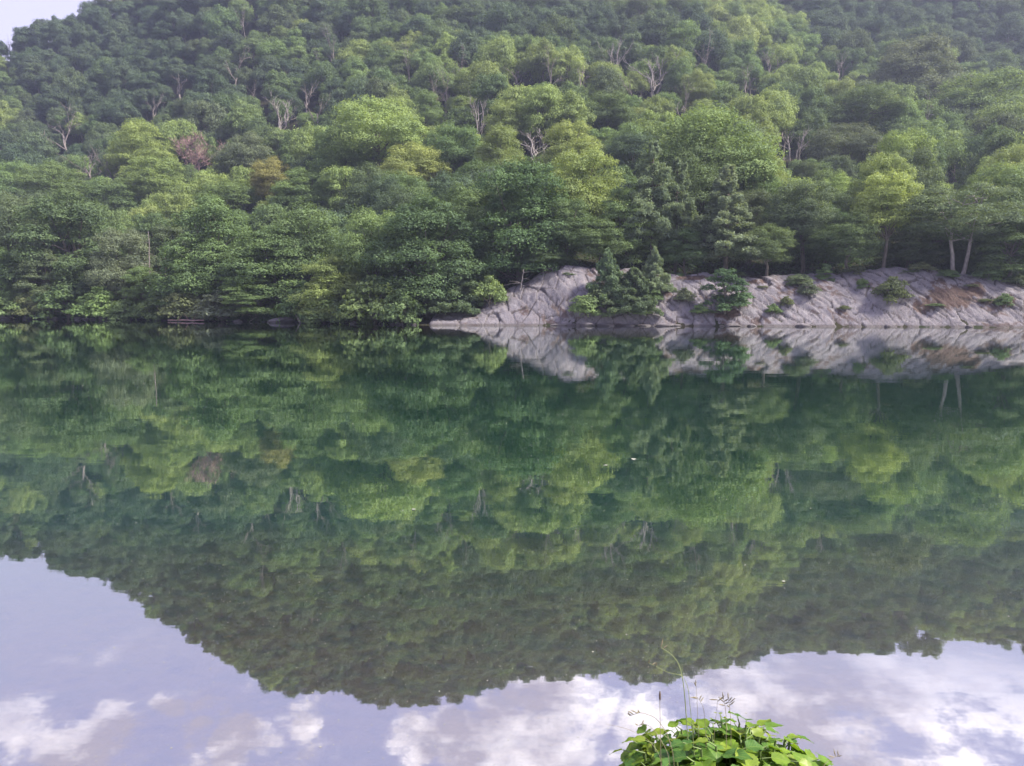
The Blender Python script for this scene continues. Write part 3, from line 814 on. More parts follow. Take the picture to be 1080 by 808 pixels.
# all the other trees: one object, crowns and trunks instanced on points
def build_rest(trees):
    trees = [t for t in trees if t['kind'] in far_src or t['kind'].startswith('oak')]
    keys = sorted(far_src)
    me = bpy.data.meshes.new('woods')
    n = len(trees)
    me.vertices.add(n)
    me.vertices.foreach_set('co', np.array([(t['x'], t['y'], t['z']) for t in trees], np.float32).ravel())
    sc = np.array([(t['w'] / 12, t['w'] / 12, t['h'] / 12) for t in trees], np.float32)
    a = me.attributes.new('scl', 'FLOAT_VECTOR', 'POINT'); a.data.foreach_set('vector', sc.ravel())
    a = me.attributes.new('rot', 'FLOAT_VECTOR', 'POINT'); a.data.foreach_set('vector', np.array([(0, 0, t['rot']) for t in trees], np.float32).ravel())
    a = me.attributes.new('which', 'INT', 'POINT'); a.data.foreach_set('value', np.array([keys.index(t['kind']) if t['kind'] in keys else i % len(keys) for i, t in enumerate(trees)], np.int32))
    gg = np.random.default_rng(8)
    tc = np.array([np.array(CT[t['col']]) * gg.uniform(.86, 1.16) * gg.uniform(.965, 1.035, 3) for t in trees], np.float32)
    a = me.attributes.new('tint', 'FLOAT_COLOR', 'POINT'); a.data.foreach_set('color', np.concatenate([tc, np.ones((n, 1), np.float32)], 1).ravel())
    a = me.attributes.new('use_tint', 'FLOAT', 'POINT'); a.data.foreach_set('value', np.ones(n, np.float32))
    o = add_obj('woods', me)
    ng = bpy.data.node_groups.new('woods_nodes', 'GeometryNodeTree')
    ng.interface.new_socket('Geometry', in_out='INPUT', socket_type='NodeSocketGeometry')
    ng.interface.new_socket('Geometry', in_out='OUTPUT', socket_type='NodeSocketGeometry')
    gi = ng.nodes.new('NodeGroupInput'); go = ng.nodes.new('NodeGroupOutput')
    def named(nm, typ):
        x = ng.nodes.new('GeometryNodeInputNamedAttribute'); x.data_type = typ; x.inputs[0].default_value = nm; return x.outputs[0]
    join = ng.nodes.new('GeometryNodeJoinGeometry')
    for k, key in enumerate(keys):
        j2 = ng.nodes.new('GeometryNodeJoinGeometry')
        for src in far_src[key]:
            oi = ng.nodes.new('GeometryNodeObjectInfo'); oi.transform_space = 'ORIGINAL'; oi.inputs[0].default_value = src
            ng.links.new(oi.outputs['Geometry'], j2.inputs[0])
        inst = ng.nodes.new('GeometryNodeInstanceOnPoints')
        ng.links.new(gi.outputs[0], inst.inputs['Points'])
        cmp_ = ng.nodes.new('FunctionNodeCompare'); cmp_.data_type = 'INT'; cmp_.operation = 'EQUAL'
        ng.links.new(named('which', 'INT'), cmp_.inputs[2]); cmp_.inputs[3].default_value = k
        ng.links.new(cmp_.outputs[0], inst.inputs['Selection'])
        ng.links.new(j2.outputs[0], inst.inputs['Instance'])
        e2r = ng.nodes.new('FunctionNodeEulerToRotation'); ng.links.new(named('rot', 'FLOAT_VECTOR'), e2r.inputs[0])
        ng.links.new(e2r.outputs[0], inst.inputs['Rotation'])
        ng.links.new(named('scl', 'FLOAT_VECTOR'), inst.inputs['Scale'])
        ng.links.new(inst.outputs[0], join.inputs[0])
    ng.links.new(join.outputs[0], go.inputs[0])
    md = o.modifiers.new('scatter', 'NODES'); md.node_group = ng
    tag(o, 'mass of small far tree crowns filling the wooded slope up to the ridge', 'woods', None, 'stuff')
build_rest(rest)

# ------------------------------------------------------------------ ground and lake
def lines(*segs):
    out = []
    for a, b, st in segs: out.append(np.arange(a, b, st))
    return np.concatenate(out)
gx = lines((-1000, -200, 25), (-200, -110, 4), (-110, 80, 1.0), (80, 200, 5), (200, 1025, 25))
gy = lines((-500, -20, 30), (-20, 0, 4), (0, 14, .3), (14, 90, 3), (90, 175, .6), (175, 560, 4), (560, 1300, 25))
X, Y = np.meshgrid(gx, gy)
Z = terrain(X, Y)
idx = np.arange(X.size).reshape(X.shape)
q = np.stack([idx[:-1, :-1], idx[:-1, 1:], idx[1:, 1:], idx[1:, :-1]], -1).reshape(-1, 4)
ground = add_obj('ground', mesh_np('ground', np.stack([X, Y, Z], -1).reshape(-1, 3), quads=q, mats=[ground_material()], smooth=True))
tag(ground, kind='structure')
wx = [-640, 640]; wyv = [-420, 330]
lake = add_obj('lake_water', mesh_np('lake_water', [(-620, -300, 0), (620, -300, 0), (620, 300, 0), (-620, 300, 0)], quads=[(0, 1, 2, 3)], mats=[water_material()]))
tag(lake, kind='structure')

def undergrowth():
    g = np.random.default_rng(17); n = 150000
    x = g.uniform(-100, 85, n); s_ = np.where(g.uniform(size=n) < .35, g.uniform(.1, 6, n), g.uniform(6, 30, n))
    onrock = (x > RX[0] - 1)
    m = ~(onrock & (s_ < 11.2)); x, s_ = x[m], s_[m]
    y = shore(x) + s_
    dens = fbm(x * .35, y * .35, 81, 3)
    m = dens + g.normal(0, .05, len(x)) > .40; x, y, s_, dens = x[m], y[m], s_[m], dens[m]
    base = terrain(x, y)
    rk = np.where((x > RX[0] + 4) & (s_ < 14), rock_h(x) - .3, -9)
    z = np.maximum(base, rk) + g.uniform(.0, 1, len(x)) ** .8 * (.25 + 2.6 * np.clip(dens - .38, 0, .5))
    v, q = leaf_quads(np.stack([x, y, z], 1), g.normal(0, .6, (len(x), 3)) + [0, -.25, .7], .26, g)
    o = add_obj('undergrowth', mesh_np('undergrowth', v, quads=q, mats=[LEAF]), color=(.058, .094, .048))
    tag(o, 'low leafy undergrowth on the forest floor behind the shore and the rock rim', 'undergrowth', None, 'stuff')
undergrowth()

# ------------------------------------------------------------------ rock outcrops
LITTER = [(1003, 312, 26, 15, 1.0), (1030, 305, 14, 9, .9), (975, 322, 16, 12, .8), (766, 330, 16, 8, 1.0), (735, 293, 26, 3, .9), (905, 318, 8, 10, .5),
          (960, 335, 20, 6, .45), (1060, 318, 14, 10, .8), (800, 297, 16, 4, .7), (830, 304, 22, 4, .6), (500, 334, 8, 5, .6), (552, 330, 6, 12, .5), (990, 300, 12, 8, .8)]
def outcrop(px0, px1, label, dip, seed, blocky, edge=3.0):
    xa = ground_point(px0, 2)[0]; xb = ground_point(px1, 2)[0]
    u = np.arange(xa - 1, xb + 1, .13); v = np.concatenate([np.arange(-1.6, 10, .13), np.arange(10, 16, .3)])
    U, V = np.meshgrid(u, v)
    sy = shore(U)
    base = rock_h(U) * np.where(V < 0, V * .5, bank_shape(V / RUN)) + .12
    base = np.where(V < 0, V * .55 + .1, base)
    base = base + (fbm(U * .22, V * .3, seed, 3) - .5) * 1.5 * sstep(0, 2.5, V)
    wq = U + dip * base + (fbm(U * .12, V * .15, seed + 5, 2) - .5) * 2.2
    cq = base - dip * U * .4 + V * .3
    f1, f2, cid, tilt = voronoi(wq / (2.0 if blocky else 1.5), cq / (3.2 if blocky else 4.6), seed)
    edgew = f2 - f1
    crack = 1 - sstep(.015, .075, edgew)
    f1b, f2b, cidb, tiltb = voronoi(wq / .75 + 31, cq / 2.2 + 7, seed + 3)
    crack2 = (1 - sstep(.01, .07, f2b - f1b)) * sstep(.45, .6, fbm(U * .3, V * .3, seed + 8, 2))
    disp = (cid - .5) * (.55 if blocky else .42) + tilt * 1.0 + tiltb * .4 + (cidb - .5) * .16 - crack * .26 - crack2 * .14
    saw = np.mod(wq / 1.9 + cid * .3, 1.0)
    disp = disp + (saw - .5) * (.06 if blocky else .12) + (fbm(U * 1.6, V * 1.6, seed + 9, 4) - .5) * .26
    damp = sstep(-1.2, 1.2, V)
    ends = np.minimum(sstep(xa - 1, xa + edge, U), sstep(xb + 1, xb - edge, U)) if px1 < 1080 else sstep(xa - 1, xa + edge, U)
    back = sstep(16, 11.0, V)
    disp = disp * np.where(disp < 0, .55, .34)
    zz = base + disp * damp * .8 - (1 - ends) * 3.2 - (1 - back) * 1.6
    yy = sy + V - disp * damp * .55
    yy = yy + (1 - ends) * 1.0
    verts = np.stack([U, yy, zz], -1).reshape(-1, 3)
    nr, nc = U.shape
    # a skirt closes the slab below the ground
    idx = np.arange(nr * nc).reshape(nr, nc)
    q = np.stack([idx[:-1, :-1], idx[:-1, 1:], idx[1:, 1:], idx[1:, :-1]], -1).reshape(-1, 4)
    rim = np.concatenate([idx[0, :], idx[1:, -1], idx[-1, -2::-1], idx[-2:0:-1, 0]])
    low = verts[rim].copy(); low[:, 2] -= 2.5
    k = len(verts) + np.arange(len(rim))
    q2 = np.stack([rim, k, np.roll(k, -1), np.roll(rim, -1)], -1)
    me = mesh_np('rock_outcrop', np.concatenate([verts, low]), quads=np.concatenate([q, q2]), mats=[ROCK], smooth=True)
    # leaf litter and moss lodged on ledges, and a darker tone along the joints
    pu, pv, _ = project(verts[:, 0], verts[:, 1], verts[:, 2])
    nz = fbm(verts[:, 0] * .9, verts[:, 1] * .9, seed + 20, 4)
    lit = np.zeros(len(verts))
    for (a, b, c, d, s_) in LITTER:
        lit = np.maximum(lit, s_ * np.clip(1.5 - np.hypot((pu - a) / c, (pv - b) / d), 0, 1))
    nz2 = fbm(verts[:, 0] * 2.6 + verts[:, 2] * 2.0, verts[:, 2] * 2.2 - verts[:, 0] * .6, seed + 25, 4)
    lit = sstep(.50, .62, lit * (.1 + nz * .7 + nz2 * .9)) * np.clip(s_ + .4, 0, 1)
    lit = np.maximum(lit, (sstep(.58, .70, fbm(verts[:, 0] * .5, verts[:, 1] * .5, seed + 30, 4)) * sstep(8.5, 10.5, V.ravel())))
    lit = np.maximum(lit, .85 * sstep(.60, .68, fbm(verts[:, 0] * .35 + verts[:, 2] * .28, verts[:, 2] * .5, seed + 33, 4)) * sstep(.4, .55, nz2))
    lit = np.maximum(lit, sstep(9.5, 12.5, V.ravel() + (nz - .5) * 4))
    lit = np.concatenate([lit, np.zeros(len(rim))]).astype(np.float32)
    a = me.attributes.new('litter', 'FLOAT', 'POINT'); a.data.foreach_set('value', lit)
    ck = np.concatenate([np.maximum(crack, crack2 * .7).ravel() * damp.ravel(), np.zeros(len(rim))]).astype(np.float32)
    a = me.attributes.new('crack', 'FLOAT', 'POINT'); a.data.foreach_set('value', ck)
    o = add_obj('rock_outcrop', me)
    tag(o, label, 'rock', 'grey rocks of the far shore')
outcrop(444, 686, 'pale grey cracked rock dome rising from the water beside the big dark tree', .25, 400, True, edge=2.0)
outcrop(660, 766, 'grey rock of upright cracked slabs between the hemlocks and the cedar bush', .55, 410, True, edge=2.2)
outcrop(738, 1200, 'long grey rock slope with slanting grooves and russet litter patches', .8, 420, False, edge=2.2)

def boulder(px, py, wpx, hpx, label, seed, flat=1.0, name='boulder'):
    x, y = on_water(px, py); f = float(project(x, y, 0)[2]); w = wpx * f / F_PX; h = hpx * f / F_PX
    bm = bmesh.new(); bmesh.ops.create_icosphere(bm, subdivisions=4, radius=1)
    g = np.random.default_rng(seed); off = g.uniform(0, 50, 3)
    cuts = [(Vector(g.normal(size=3)).normalized(), g.uniform(.62, .85)) for _ in range(9)]
    for vv in bm.verts:
        p = vv.co.copy()
        for n_, d_ in cuts:
            e = p.dot(n_) - d_
            if e > 0: p -= n_ * e * .92
        k = 1 + .16 * (float(fbm(np.array(p.x * 2 + off[0]), np.array(p.z * 2 + p.y * 2 + off[1]), seed, 3)) - .5)
        vv.co = Vector((p.x * w / 2 * k * 1.15, p.y * w * .4 * k, p.z * h * k))
    me = bpy.data.meshes.new(name); bm.to_mesh(me); bm.free(); me.materials.append(ROCK)
    for p in me.polygons: p.use_smooth = True
    o = add_obj(name, me); o.location = (x, y + w * .12, h * .12); o.rotation_euler = (0, 0, g.uniform(-.3, .3))
    tag(o, label, 'rock', 'stones at the waterline')
boulder(297, 340.2, 26, 5.5, 'grey boulder at the water beside the pale leaning stub', 1)
boulder(5, 336.6, 15, 3.6, 'grey stone at the water, nearest to the photo edge', 2)
boulder(27, 336.6, 10, 3.2, 'small grey stone at the water below the olive shrub', 3)
boulder(53, 336.8, 11, 3.4, 'small grey stone at the water under the low dull tree', 4)
boulder(196, 338.8, 22, 2.2, 'low flat stone at the water beside the driftwood logs', 5)
boulder(286, 340.2, 8, 2.4, 'tiny dark stone touching the grey boulder', 6)
boulder(372, 341.8, 9, 2.6, 'small stone at the water below the light green tree', 7)
boulder(700, 344.2, 20, 3.4, 'flat pale stone at the foot of the cracked slabs', 8)
boulder(640, 343.8, 18, 3.5, 'pale stone at the water under the drooping hemlock', 9)

for k_ in range(22):
    px_ = float(np.random.default_rng(900 + k_).uniform(2, 440))
    boulder(px_, float(np.interp(px_, [p[0] for p in WL], [p[1] for p in WL])) + .15, 4 + 6 * (k_ * .37 % 1), 1.2 + 1.6 * (k_ * .61 % 1), 'little wet dark stone at the foot of the wooded bank', 50 + k_, name='stone')
for k_ in range(16):
    px_ = float(np.random.default_rng(940 + k_).uniform(470, 1070))
    boulder(px_, float(np.interp(px_, [p[0] for p in WL], [p[1] for p in WL])) + .1, 6 + 10 * (k_ * .37 % 1), 1.5 + 2.2 * (k_ * .61 % 1), 'angular block fallen at the foot of the grey rock', 80 + k_, name='rock_block')

def log(px0, py0, px1, py1, h0, h1, r, label, name, cat, mat, lift=.1, knots=2):
    (xa, ya), (xb, yb) = on_water(px0, py0), on_water(px1, py1)
    g = np.random.default_rng(int(px0 * 7))
    t = Tubes()
    p = wobble((xa, ya + .5, h0 + lift), (xb, yb + .5, h1 + lift), 8, .04, g)
    t.tube(np.concatenate([p[:1] - (p[1:2] - p[:1]) * .02, p, p[-1:] + (p[-1:] - p[-2:-1]) * .02]), np.concatenate([[.02], np.linspace(r, r * .7, 8), [.02]]), 9)
    for k in range(knots):
        i = g.integers(2, 6); d = g.normal(0, .5, 3); d[2] = abs(d[2]) + .4
        t.tube([p[i], p[i] + d * .5, p[i] + d], [r * .35, r * .25, r * .1], 5)
    o = add_obj(name, t.mesh(name, [mat])); tag(o, label, cat)
log(176, 339.0, 214, 339.6, .08, .15, .13, 'long tan driftwood log lying at the water below the olive shrub', 'driftwood_log', 'log', PINKWOOD, .12, 3)
log(183, 338.2, 204, 338.4, .45, .25, .10, 'shorter driftwood log lying above the long tan one', 'driftwood_log', 'log', DEADWOOD, .15, 2)
log(316, 340.8, 310, 340.5, .0, 1.5, .17, 'pale broken stub leaning at the end of the grey boulder', 'tree_stub', 'stump', PALEBARK, .05, 0)
log(330, 340.8, 329.5, 340.6, .0, .75, .10, 'short pale stub standing in the water past the leaning one', 'tree_stub', 'stump', PALEBARK, .0, 0)
log(92, 337.2, 84, 336.9, .15, 1.5, .06, 'bare fallen bough leaning from the bank beside the bright light green shrub', 'fallen_branch', 'branch', DEADWOOD, .0, 4)
log(205, 339.2, 192, 338.6, .1, 2.2, .07, 'bare grey branch slanting up from the driftwood logs', 'fallen_branch', 'branch', DEADWOOD, .1, 5)
log(262, 339.8, 270, 339.6, .05, .9, .05, 'bare branch dipping into the water below the flat-sprayed sapling', 'fallen_branch', 'branch', DEADWOOD, .0, 4)
log(388, 341.9, 398, 341.7, .05, .8, .05, 'bare branch dipping into the water in front of the big dark tree', 'fallen_branch', 'branch', DEADWOOD, .0, 4)
# two bare thin trunks in the shore gap
def pole_tree(px, ytop, ds, label, seed, mat):
    x, y, z = ground_point(px, ds); k = ray(px, ytop); top = CAM_Z + k[2] * (y / k[1])
    g = np.random.default_rng(seed); e = bpy.data.objects.new('dead_tree', None); COL.objects.link(e); e.location = (x, y, z)
    t = Tubes(); H = top - z; p = wobble((0, 0, -.5), (g.normal(0, .3), 0, H), 9, .07, g); t.tube(p, np.linspace(.16, .06, 9), 7)
    b = Tubes()
    for i in range(7):
        s0 = p[g.integers(3, 8)]; d = g.normal(0, 1, 3) * [1, 1, .4]; b.tube([s0, s0 + d * .5 + [0, 0, .15], s0 + d * 1.1], [.045, .03, .012], 4)
    add_obj('trunk', t.mesh('trunk_snag', [mat]), e); add_obj('crown', b.mesh('branches_snag', [mat]), e)
    tag(e, label, 'tree', 'bare trees in the wood')
pole_tree(160, 244, 4.5, 'thin bare trunk in the dark shore gap, the one beside the grey-green crown', 1, DEADWOOD)
pole_tree(177, 272, 3.2, 'shorter thin bare trunk in the dark shore gap above the driftwood', 2, PINKWOOD)
pole_tree(548, 284, 6.5, 'short pale dead stub standing on the shoulder of the rock dome', 3, PALEBARK)

# ------------------------------------------------------------------ foreground: leafy bush and grasses on the near bank
def near_leaf_mat():
    m, nt, out = new_mat('fresh_broad_leaf')
    uv = N(nt, 'UVMap'); sx = N(nt, 'SeparateXYZ'); L(nt, uv.outputs[0], sx.inputs[0])
    g = N(nt, 'NewGeometry')
    c = ramp(nt, g.outputs['Random Per Island'], [(0, (.06, .15, .035)), (.4, (.10, .20, .03)), (.75, (.17, .27, .03)), (1, (.24, .30, .045))])
    # side veins and midrib
    ax = mathn(nt, 'ABSOLUTE', mathn(nt, 'SUBTRACT', sx.outputs[0], .5))
    w = mathn(nt, 'SUBTRACT', mathn(nt, 'MULTIPLY', sx.outputs[1], 7.0), mathn(nt, 'MULTIPLY', ax, 5.0))
    fr = mathn(nt, 'ABSOLUTE', mathn(nt, 'SUBTRACT', mathn(nt, 'FRACT', w), .5))
    vein = mathn(nt, 'MAXIMUM', mathn(nt, 'LESS_THAN', fr, .05), mathn(nt, 'LESS_THAN', ax, .022))
    c2 = mixc(nt, mathn(nt, 'MULTIPLY', vein, .45), c, (.30, .40, .10))
    n = noise(nt, objco(nt), 40, 4)
    c2 = mixc(nt, 1.0, c2, ramp(nt, n, [(.3, (.75, .78, .8)), (.7, (1.2, 1.15, 1))]), 'MULTIPLY')
    p = N(nt, 'BsdfPrincipled'); L(nt, c2, p.inputs['Base Color']); p.inputs['Roughness'].default_value = .42
    p.inputs['Specular IOR Level'].default_value = .35
    L(nt, bump(nt, mathn(nt, 'SUBTRACT', n, mathn(nt, 'MULTIPLY', vein, .8)), .4, .003), p.inputs['Normal'])
    t = N(nt, 'BsdfTranslucent'); L(nt, mixc(nt, 1.0, c2, (1.5, 1.3, .5), 'MULTIPLY'), t.inputs[0])
    mx = N(nt, 'MixShader', i_0=.42); L(nt, p.outputs[0], mx.inputs[1]); L(nt, t.outputs[0], mx.inputs[2])
    L(nt, mx.outputs[0], out.inputs[0]); return m
def plain_mat(name, col, rough=.7):
    m, nt, out = new_mat(name)
    n = noise(nt, objco(nt), 30, 3)
    c = ramp(nt, n, [(.3, tuple(x * .7 for x in col)), (.7, tuple(x * 1.2 for x in col))])
    p = N(nt, 'BsdfPrincipled'); L(nt, c, p.inputs['Base Color']); p.inputs['Roughness'].default_value = rough
    L(nt, p.outputs[0], out.inputs[0]); return m
NEARLEAF = near_leaf_mat(); STEM = plain_mat('green_stem', (.12, .17, .05)); STRAW = plain_mat('dry_grass_straw', (.20, .17, .10)); SEED = plain_mat('dark_seed_head', (.10, .07, .05))
GRASSG = plain_mat('green_grass_stem', (.20, .24, .09))

def leaf_shape(nu=6, nv=13):
    """An ovate toothed leaf along +Y: verts, quads and uv."""
    vs, uvs, qs = [], [], []
    for j in range(nv):
        t = j / (nv - 1)
        wdt = .40 * (math.sin(math.pi * t ** .72) ** .8) * (1 - .25 * t) + .004
        tooth = 1 + (.09 if j % 2 else -.03) * (0 < j < nv - 1)
        for i in range(nu + 1):
            s = i / nu * 2 - 1
            x = s * wdt * (tooth if abs(s) > .9 else 1)
            z = .22 * abs(x) - .32 * t * t * .6 + .03 * math.sin(t * 14) * abs(s) ** 2
            vs.append((x, t - (.03 if abs(s) > .9 and j % 2 else 0), z)); uvs.append((.5 + s * .5, t))
    for j in range(nv - 1):
        for i in range(nu):
            a = j * (nu + 1) + i; qs.append((a, a + 1, a + nu + 2, a + nu + 1))
    return np.array(vs), np.array(qs), np.array(uvs)
LV, LQ, LU = leaf_shape()

def leafy_bush():
    g = np.random.default_rng(64)
    # centre of the bush on the bank, seen through (762, 840)
    v = ray(770, 826); k = 1.50 / v[1]; c = np.array([v[0] * k, 1.50, CAM_Z + v[2] * k])
    gz = float(terrain(c[0], c[1]))
    root = bpy.data.objects.new('leafy_bush', None); COL.objects.link(root); root.location = (c[0], c[1], gz)
    top = c[2] - gz
    stems = Tubes(); V, Q, U = [], [], []; n = 0
    RXY = np.array([.245, .2]); ct = np.array([0, 0, top - .03])
    spots = []
    def add_leaf(p, nrm, fwd, s):
        nonlocal n
        nrm = nrm / np.linalg.norm(nrm); fwd = fwd - nrm * fwd.dot(nrm); fwd /= np.linalg.norm(fwd) + 1e-9
        side = np.cross(fwd, nrm)
        bend = g.uniform(.5, 1.5)
        lv = LV * np.array([g.uniform(.85, 1.15), 1, bend])
        w = p + s * (lv[:, :1] * side + lv[:, 1:2] * fwd + lv[:, 2:3] * nrm)
        V.append(w); Q.append(LQ + n); U.append(LU); n += len(lv)
    for i in range(300):
        a = g.uniform(0, 6.283); e = math.acos(g.uniform(-.05, 1.0))
        d = np.array([math.sin(e) * math.cos(a), math.sin(e) * math.sin(a), math.cos(e)])
        tip = ct + d * np.array([.228, .2, .115]) * g.uniform(.55, 1.05) ** .6
        foot = np.array([g.normal(0, .05), g.normal(0, .05), -.05])
        mid = foot * .45 + tip * .55 + np.array([d[0] * .03, d[1] * .03, .02])
        stems.tube([foot, mid, tip], [.006, .0045, .0025], 5)
        for j in range(8):
            t = 1 - j * .055 * g.uniform(.8, 1.4)
            p = mid + (tip - mid) * t if t > 0 else mid
            aa = a + j * 2.4 + g.normal(0, .4)
            fwd = np.array([math.cos(aa), math.sin(aa), g.uniform(-.25, .35)]) + d * .45
            nrm = np.array([0, 0, 1.0]) + d * .55 + g.normal(0, .28, 3)
            s = g.uniform(.042, .066) * (1 - .35 * (j == 0))
            st = p + fwd / np.linalg.norm(fwd) * .018
            stems.tube([p, st], [.0018, .0012], 4)
            add_leaf(st, nrm, fwd, s)
    me = mesh_np('foliage', np.concatenate(V), quads=np.concatenate(Q), mats=[NEARLEAF], smooth=True)
    uvl = me.uv_layers.new(name='UVMap'); allu = np.concatenate(U)
    li = np.empty(len(me.loops), np.int32); me.loops.foreach_get('vertex_index', li)
    uvl.data.foreach_set('uv', allu[li].astype(np.float32).ravel())
    add_obj('foliage', me, root); add_obj('stems', stems.mesh('stems', [STEM]), root)
    tag(root, 'bright leafy bush with toothed leaves growing on the near bank', 'bush')
    return c, gz
BC, BGZ = leafy_bush()

def stalk(pix, y0, label, mat, rad=.0013, head=None, spikelets=0, seed=0):
    """A grass stalk rooted by the bush; pix: the points its stem runs through from the bush upwards, at a distance of y0 metres."""
    g = np.random.default_rng(seed)
    P = []; rad *= .72
    for i, (a, b) in enumerate(pix):
        v = ray(a, b); yy = y0 + .03 * i / len(pix); k = yy / v[1]; P.append(np.array([v[0] * k, yy, CAM_Z + v[2] * k]))
    foot = np.array([P[0][0] + (BC[0] - P[0][0]) * .15, y0 - .03, float(terrain(P[0][0], y0 - .03)) - .02])
    P = [foot, foot * .4 + P[0] * .6] + P
    # smooth path
    P = np.array(P); t = np.linspace(0, len(P) - 1, len(P) * 5)
    sm = np.stack([np.interp(t, np.arange(len(P)), P[:, k]) for k in range(3)], 1)
    for _ in range(3): sm[1:-1] = (sm[:-2] + sm[1:-1] * 2 + sm[2:]) / 4
    root = bpy.data.objects.new('grass_stalk', None); COL.objects.link(root); root.location = foot
    tb = Tubes(); tb.tube(sm - foot, np.linspace(rad * 1.3, rad * .55, len(sm)), 5)
    add_obj('stem', tb.mesh('grass_stem', [mat]), root)
    if head:
        hd = Tubes(); m = sm[-head:] - foot; r_ = rad * 2.6 * np.sin(np.linspace(.25, 2.9, head)) + .0004
        hd.tube(m, r_, 7)
        add_obj('seed_head', hd.mesh('seed_head', [SEED]), root)
    if spikelets:
        hd = Tubes()
        for i in range(spikelets):
            k = len(sm) - 1 - int(i * 1.1) if i < len(sm) - 8 else len(sm) - 3
            p = sm[k] - foot; d = g.normal(0, 1, 3) * [.6, .3, .35] + [0, 0, .55]; d /= np.linalg.norm(d); ln = g.uniform(.008, .02)
            hd.tube([p, p + d * ln * .5, p + d * ln], [.0004, .0014, .0004], 5)
        add_obj('seed_head', hd.mesh('seed_head', [STRAW]), root)
    tag(root, label, 'grass', 'grass stalks at the leafy bush')
stalk([(727, 800), (724, 757), (721, 720), (716, 700), (708, 690), (697, 683)], 1.52, 'tallest pale grass stalk, its tip arching over above the bush', GRASSG, .0015, None, 2, 1)
stalk([(733, 800), (729, 757), (726, 725), (720, 712), (705, 710), (684, 699)], 1.50, 'thin grass stalk with a tip bent flat near the tallest stalk', GRASSG, .0009, None, 3, 2)
stalk([(697, 800), (696.5, 770), (696, 748), (696, 729)], 1.46, 'upright stalk with one dark narrow seed head', STRAW, .0011, 4, 0, 3)
stalk([(712, 800), (703, 772), (692, 757), (676, 751), (664, 755)], 1.44, 'drooping grass stalk hanging over the water beside the dark seed head', STRAW, .0010, None, 6, 4)
stalk([(708, 800), (694, 775), (684, 764), (673, 765)], 1.43, 'short drooping grass stalk under the longer drooping one', STRAW, .0008, None, 3, 5)
stalk([(700, 800), (682, 778), (660, 768), (640, 764)], 1.42, 'long hair-thin blade arching farthest out over the water', STRAW, .0006, None, 0, 6)
stalk([(738, 800), (736, 760), (735, 733), (734, 722)], 1.53, 'straight fine stalk between the tallest stalk and the sedge tufts', STRAW, .0007, None, 2, 7)
stalk([(745, 800), (744, 765), (742, 745), (735, 735)], 1.53, 'fine stalk with a nodding tip above the middle of the bush', STRAW, .0008, None, 4, 8)
stalk([(752, 800), (754, 765), (756, 748), (757, 738)], 1.52, 'upright fine stalk just before the paired tufts', STRAW, .0007, None, 2, 9)
stalk([(766, 800), (766, 760), (765, 745), (763, 737)], 1.52, 'paired tuft with brown spikes over the bush, the shorter', STRAW, .0010, None, 6, 10)
stalk([(771, 800), (771, 765), (770, 748), (768, 735)], 1.53, 'paired tuft with brown spikes over the bush, the taller', STRAW, .0010, None, 6, 11)
stalk([(860, 830), (868, 808), (876, 800), (884, 797)], 1.46, 'short dry stalk poking out at the outer end of the bush', STRAW, .0011, None, 4, 12)

# pollen and seed fluff floating on the lake
def floating_pollen():
    g = np.random.default_rng(5); V, Q, n = [], [], 0
    th = np.arange(6) * math.pi / 3
    for i in range(6000):
        y = 4.5 + 26 * g.uniform() ** 1.8; x = g.uniform(-.72, .72) * y
        if fbm(np.array(x * .25), np.array(y * .5), 71, 3) + g.normal(0, .035) < .50: continue
        r = g.uniform(.0014, .0042) * (1.9 if g.uniform() < .04 else 1) * (.7 + y * .05)
        ring = np.stack([x + r * np.cos(th) * g.uniform(.7, 1.3), y + r * np.sin(th), np.full(6, .0025)], 1)
        V.append(ring); V.append(np.array([[x, y, .0025 + r * .5]]))
        Q += [(n + k, n + (k + 1) % 6, n + 6) for k in range(6)]; n += 7
    m = plain_mat('pale_pollen', (.34, .34, .29), .9)
    o = add_obj('floating_pollen', mesh_np('floating_pollen', np.concatenate(V), tris=Q, mats=[m]))
    tag(o, 'pale specks of pollen and fluff floating on the lake', 'pollen', None, 'stuff')
floating_pollen()
def floating_leaf(px, py, s, label, seed):
    x, y = on_water(px, py); g = np.random.default_rng(seed)
    v = LV * [s, s, s * .3]; v[:, 2] = v[:, 2] - v[:, 2].min() + .004
    o = add_obj('floating_leaf', mesh_np('floating_leaf', v, quads=LQ, mats=[plain_mat('bleached_leaf', (.26, .26, .22), .7)], smooth=True))
    o.location = (x, y, .0); o.rotation_euler = (0, 0, g.uniform(0, 6)); tag(o, label, 'leaf', 'leaves floating on the lake')
floating_leaf(668, 484, .13, 'pale leaf floating in mid lake, larger of two close together', 1)
floating_leaf(641, 491, .09, 'pale leaf floating in mid lake, smaller of two close together', 2)
floating_leaf(437, 538, .08, 'lone pale leaf floating in front of the mirrored bright crown', 3)
floating_leaf(826, 614, .05, 'lone pale leaf floating nearest to the mirrored ridge', 4)

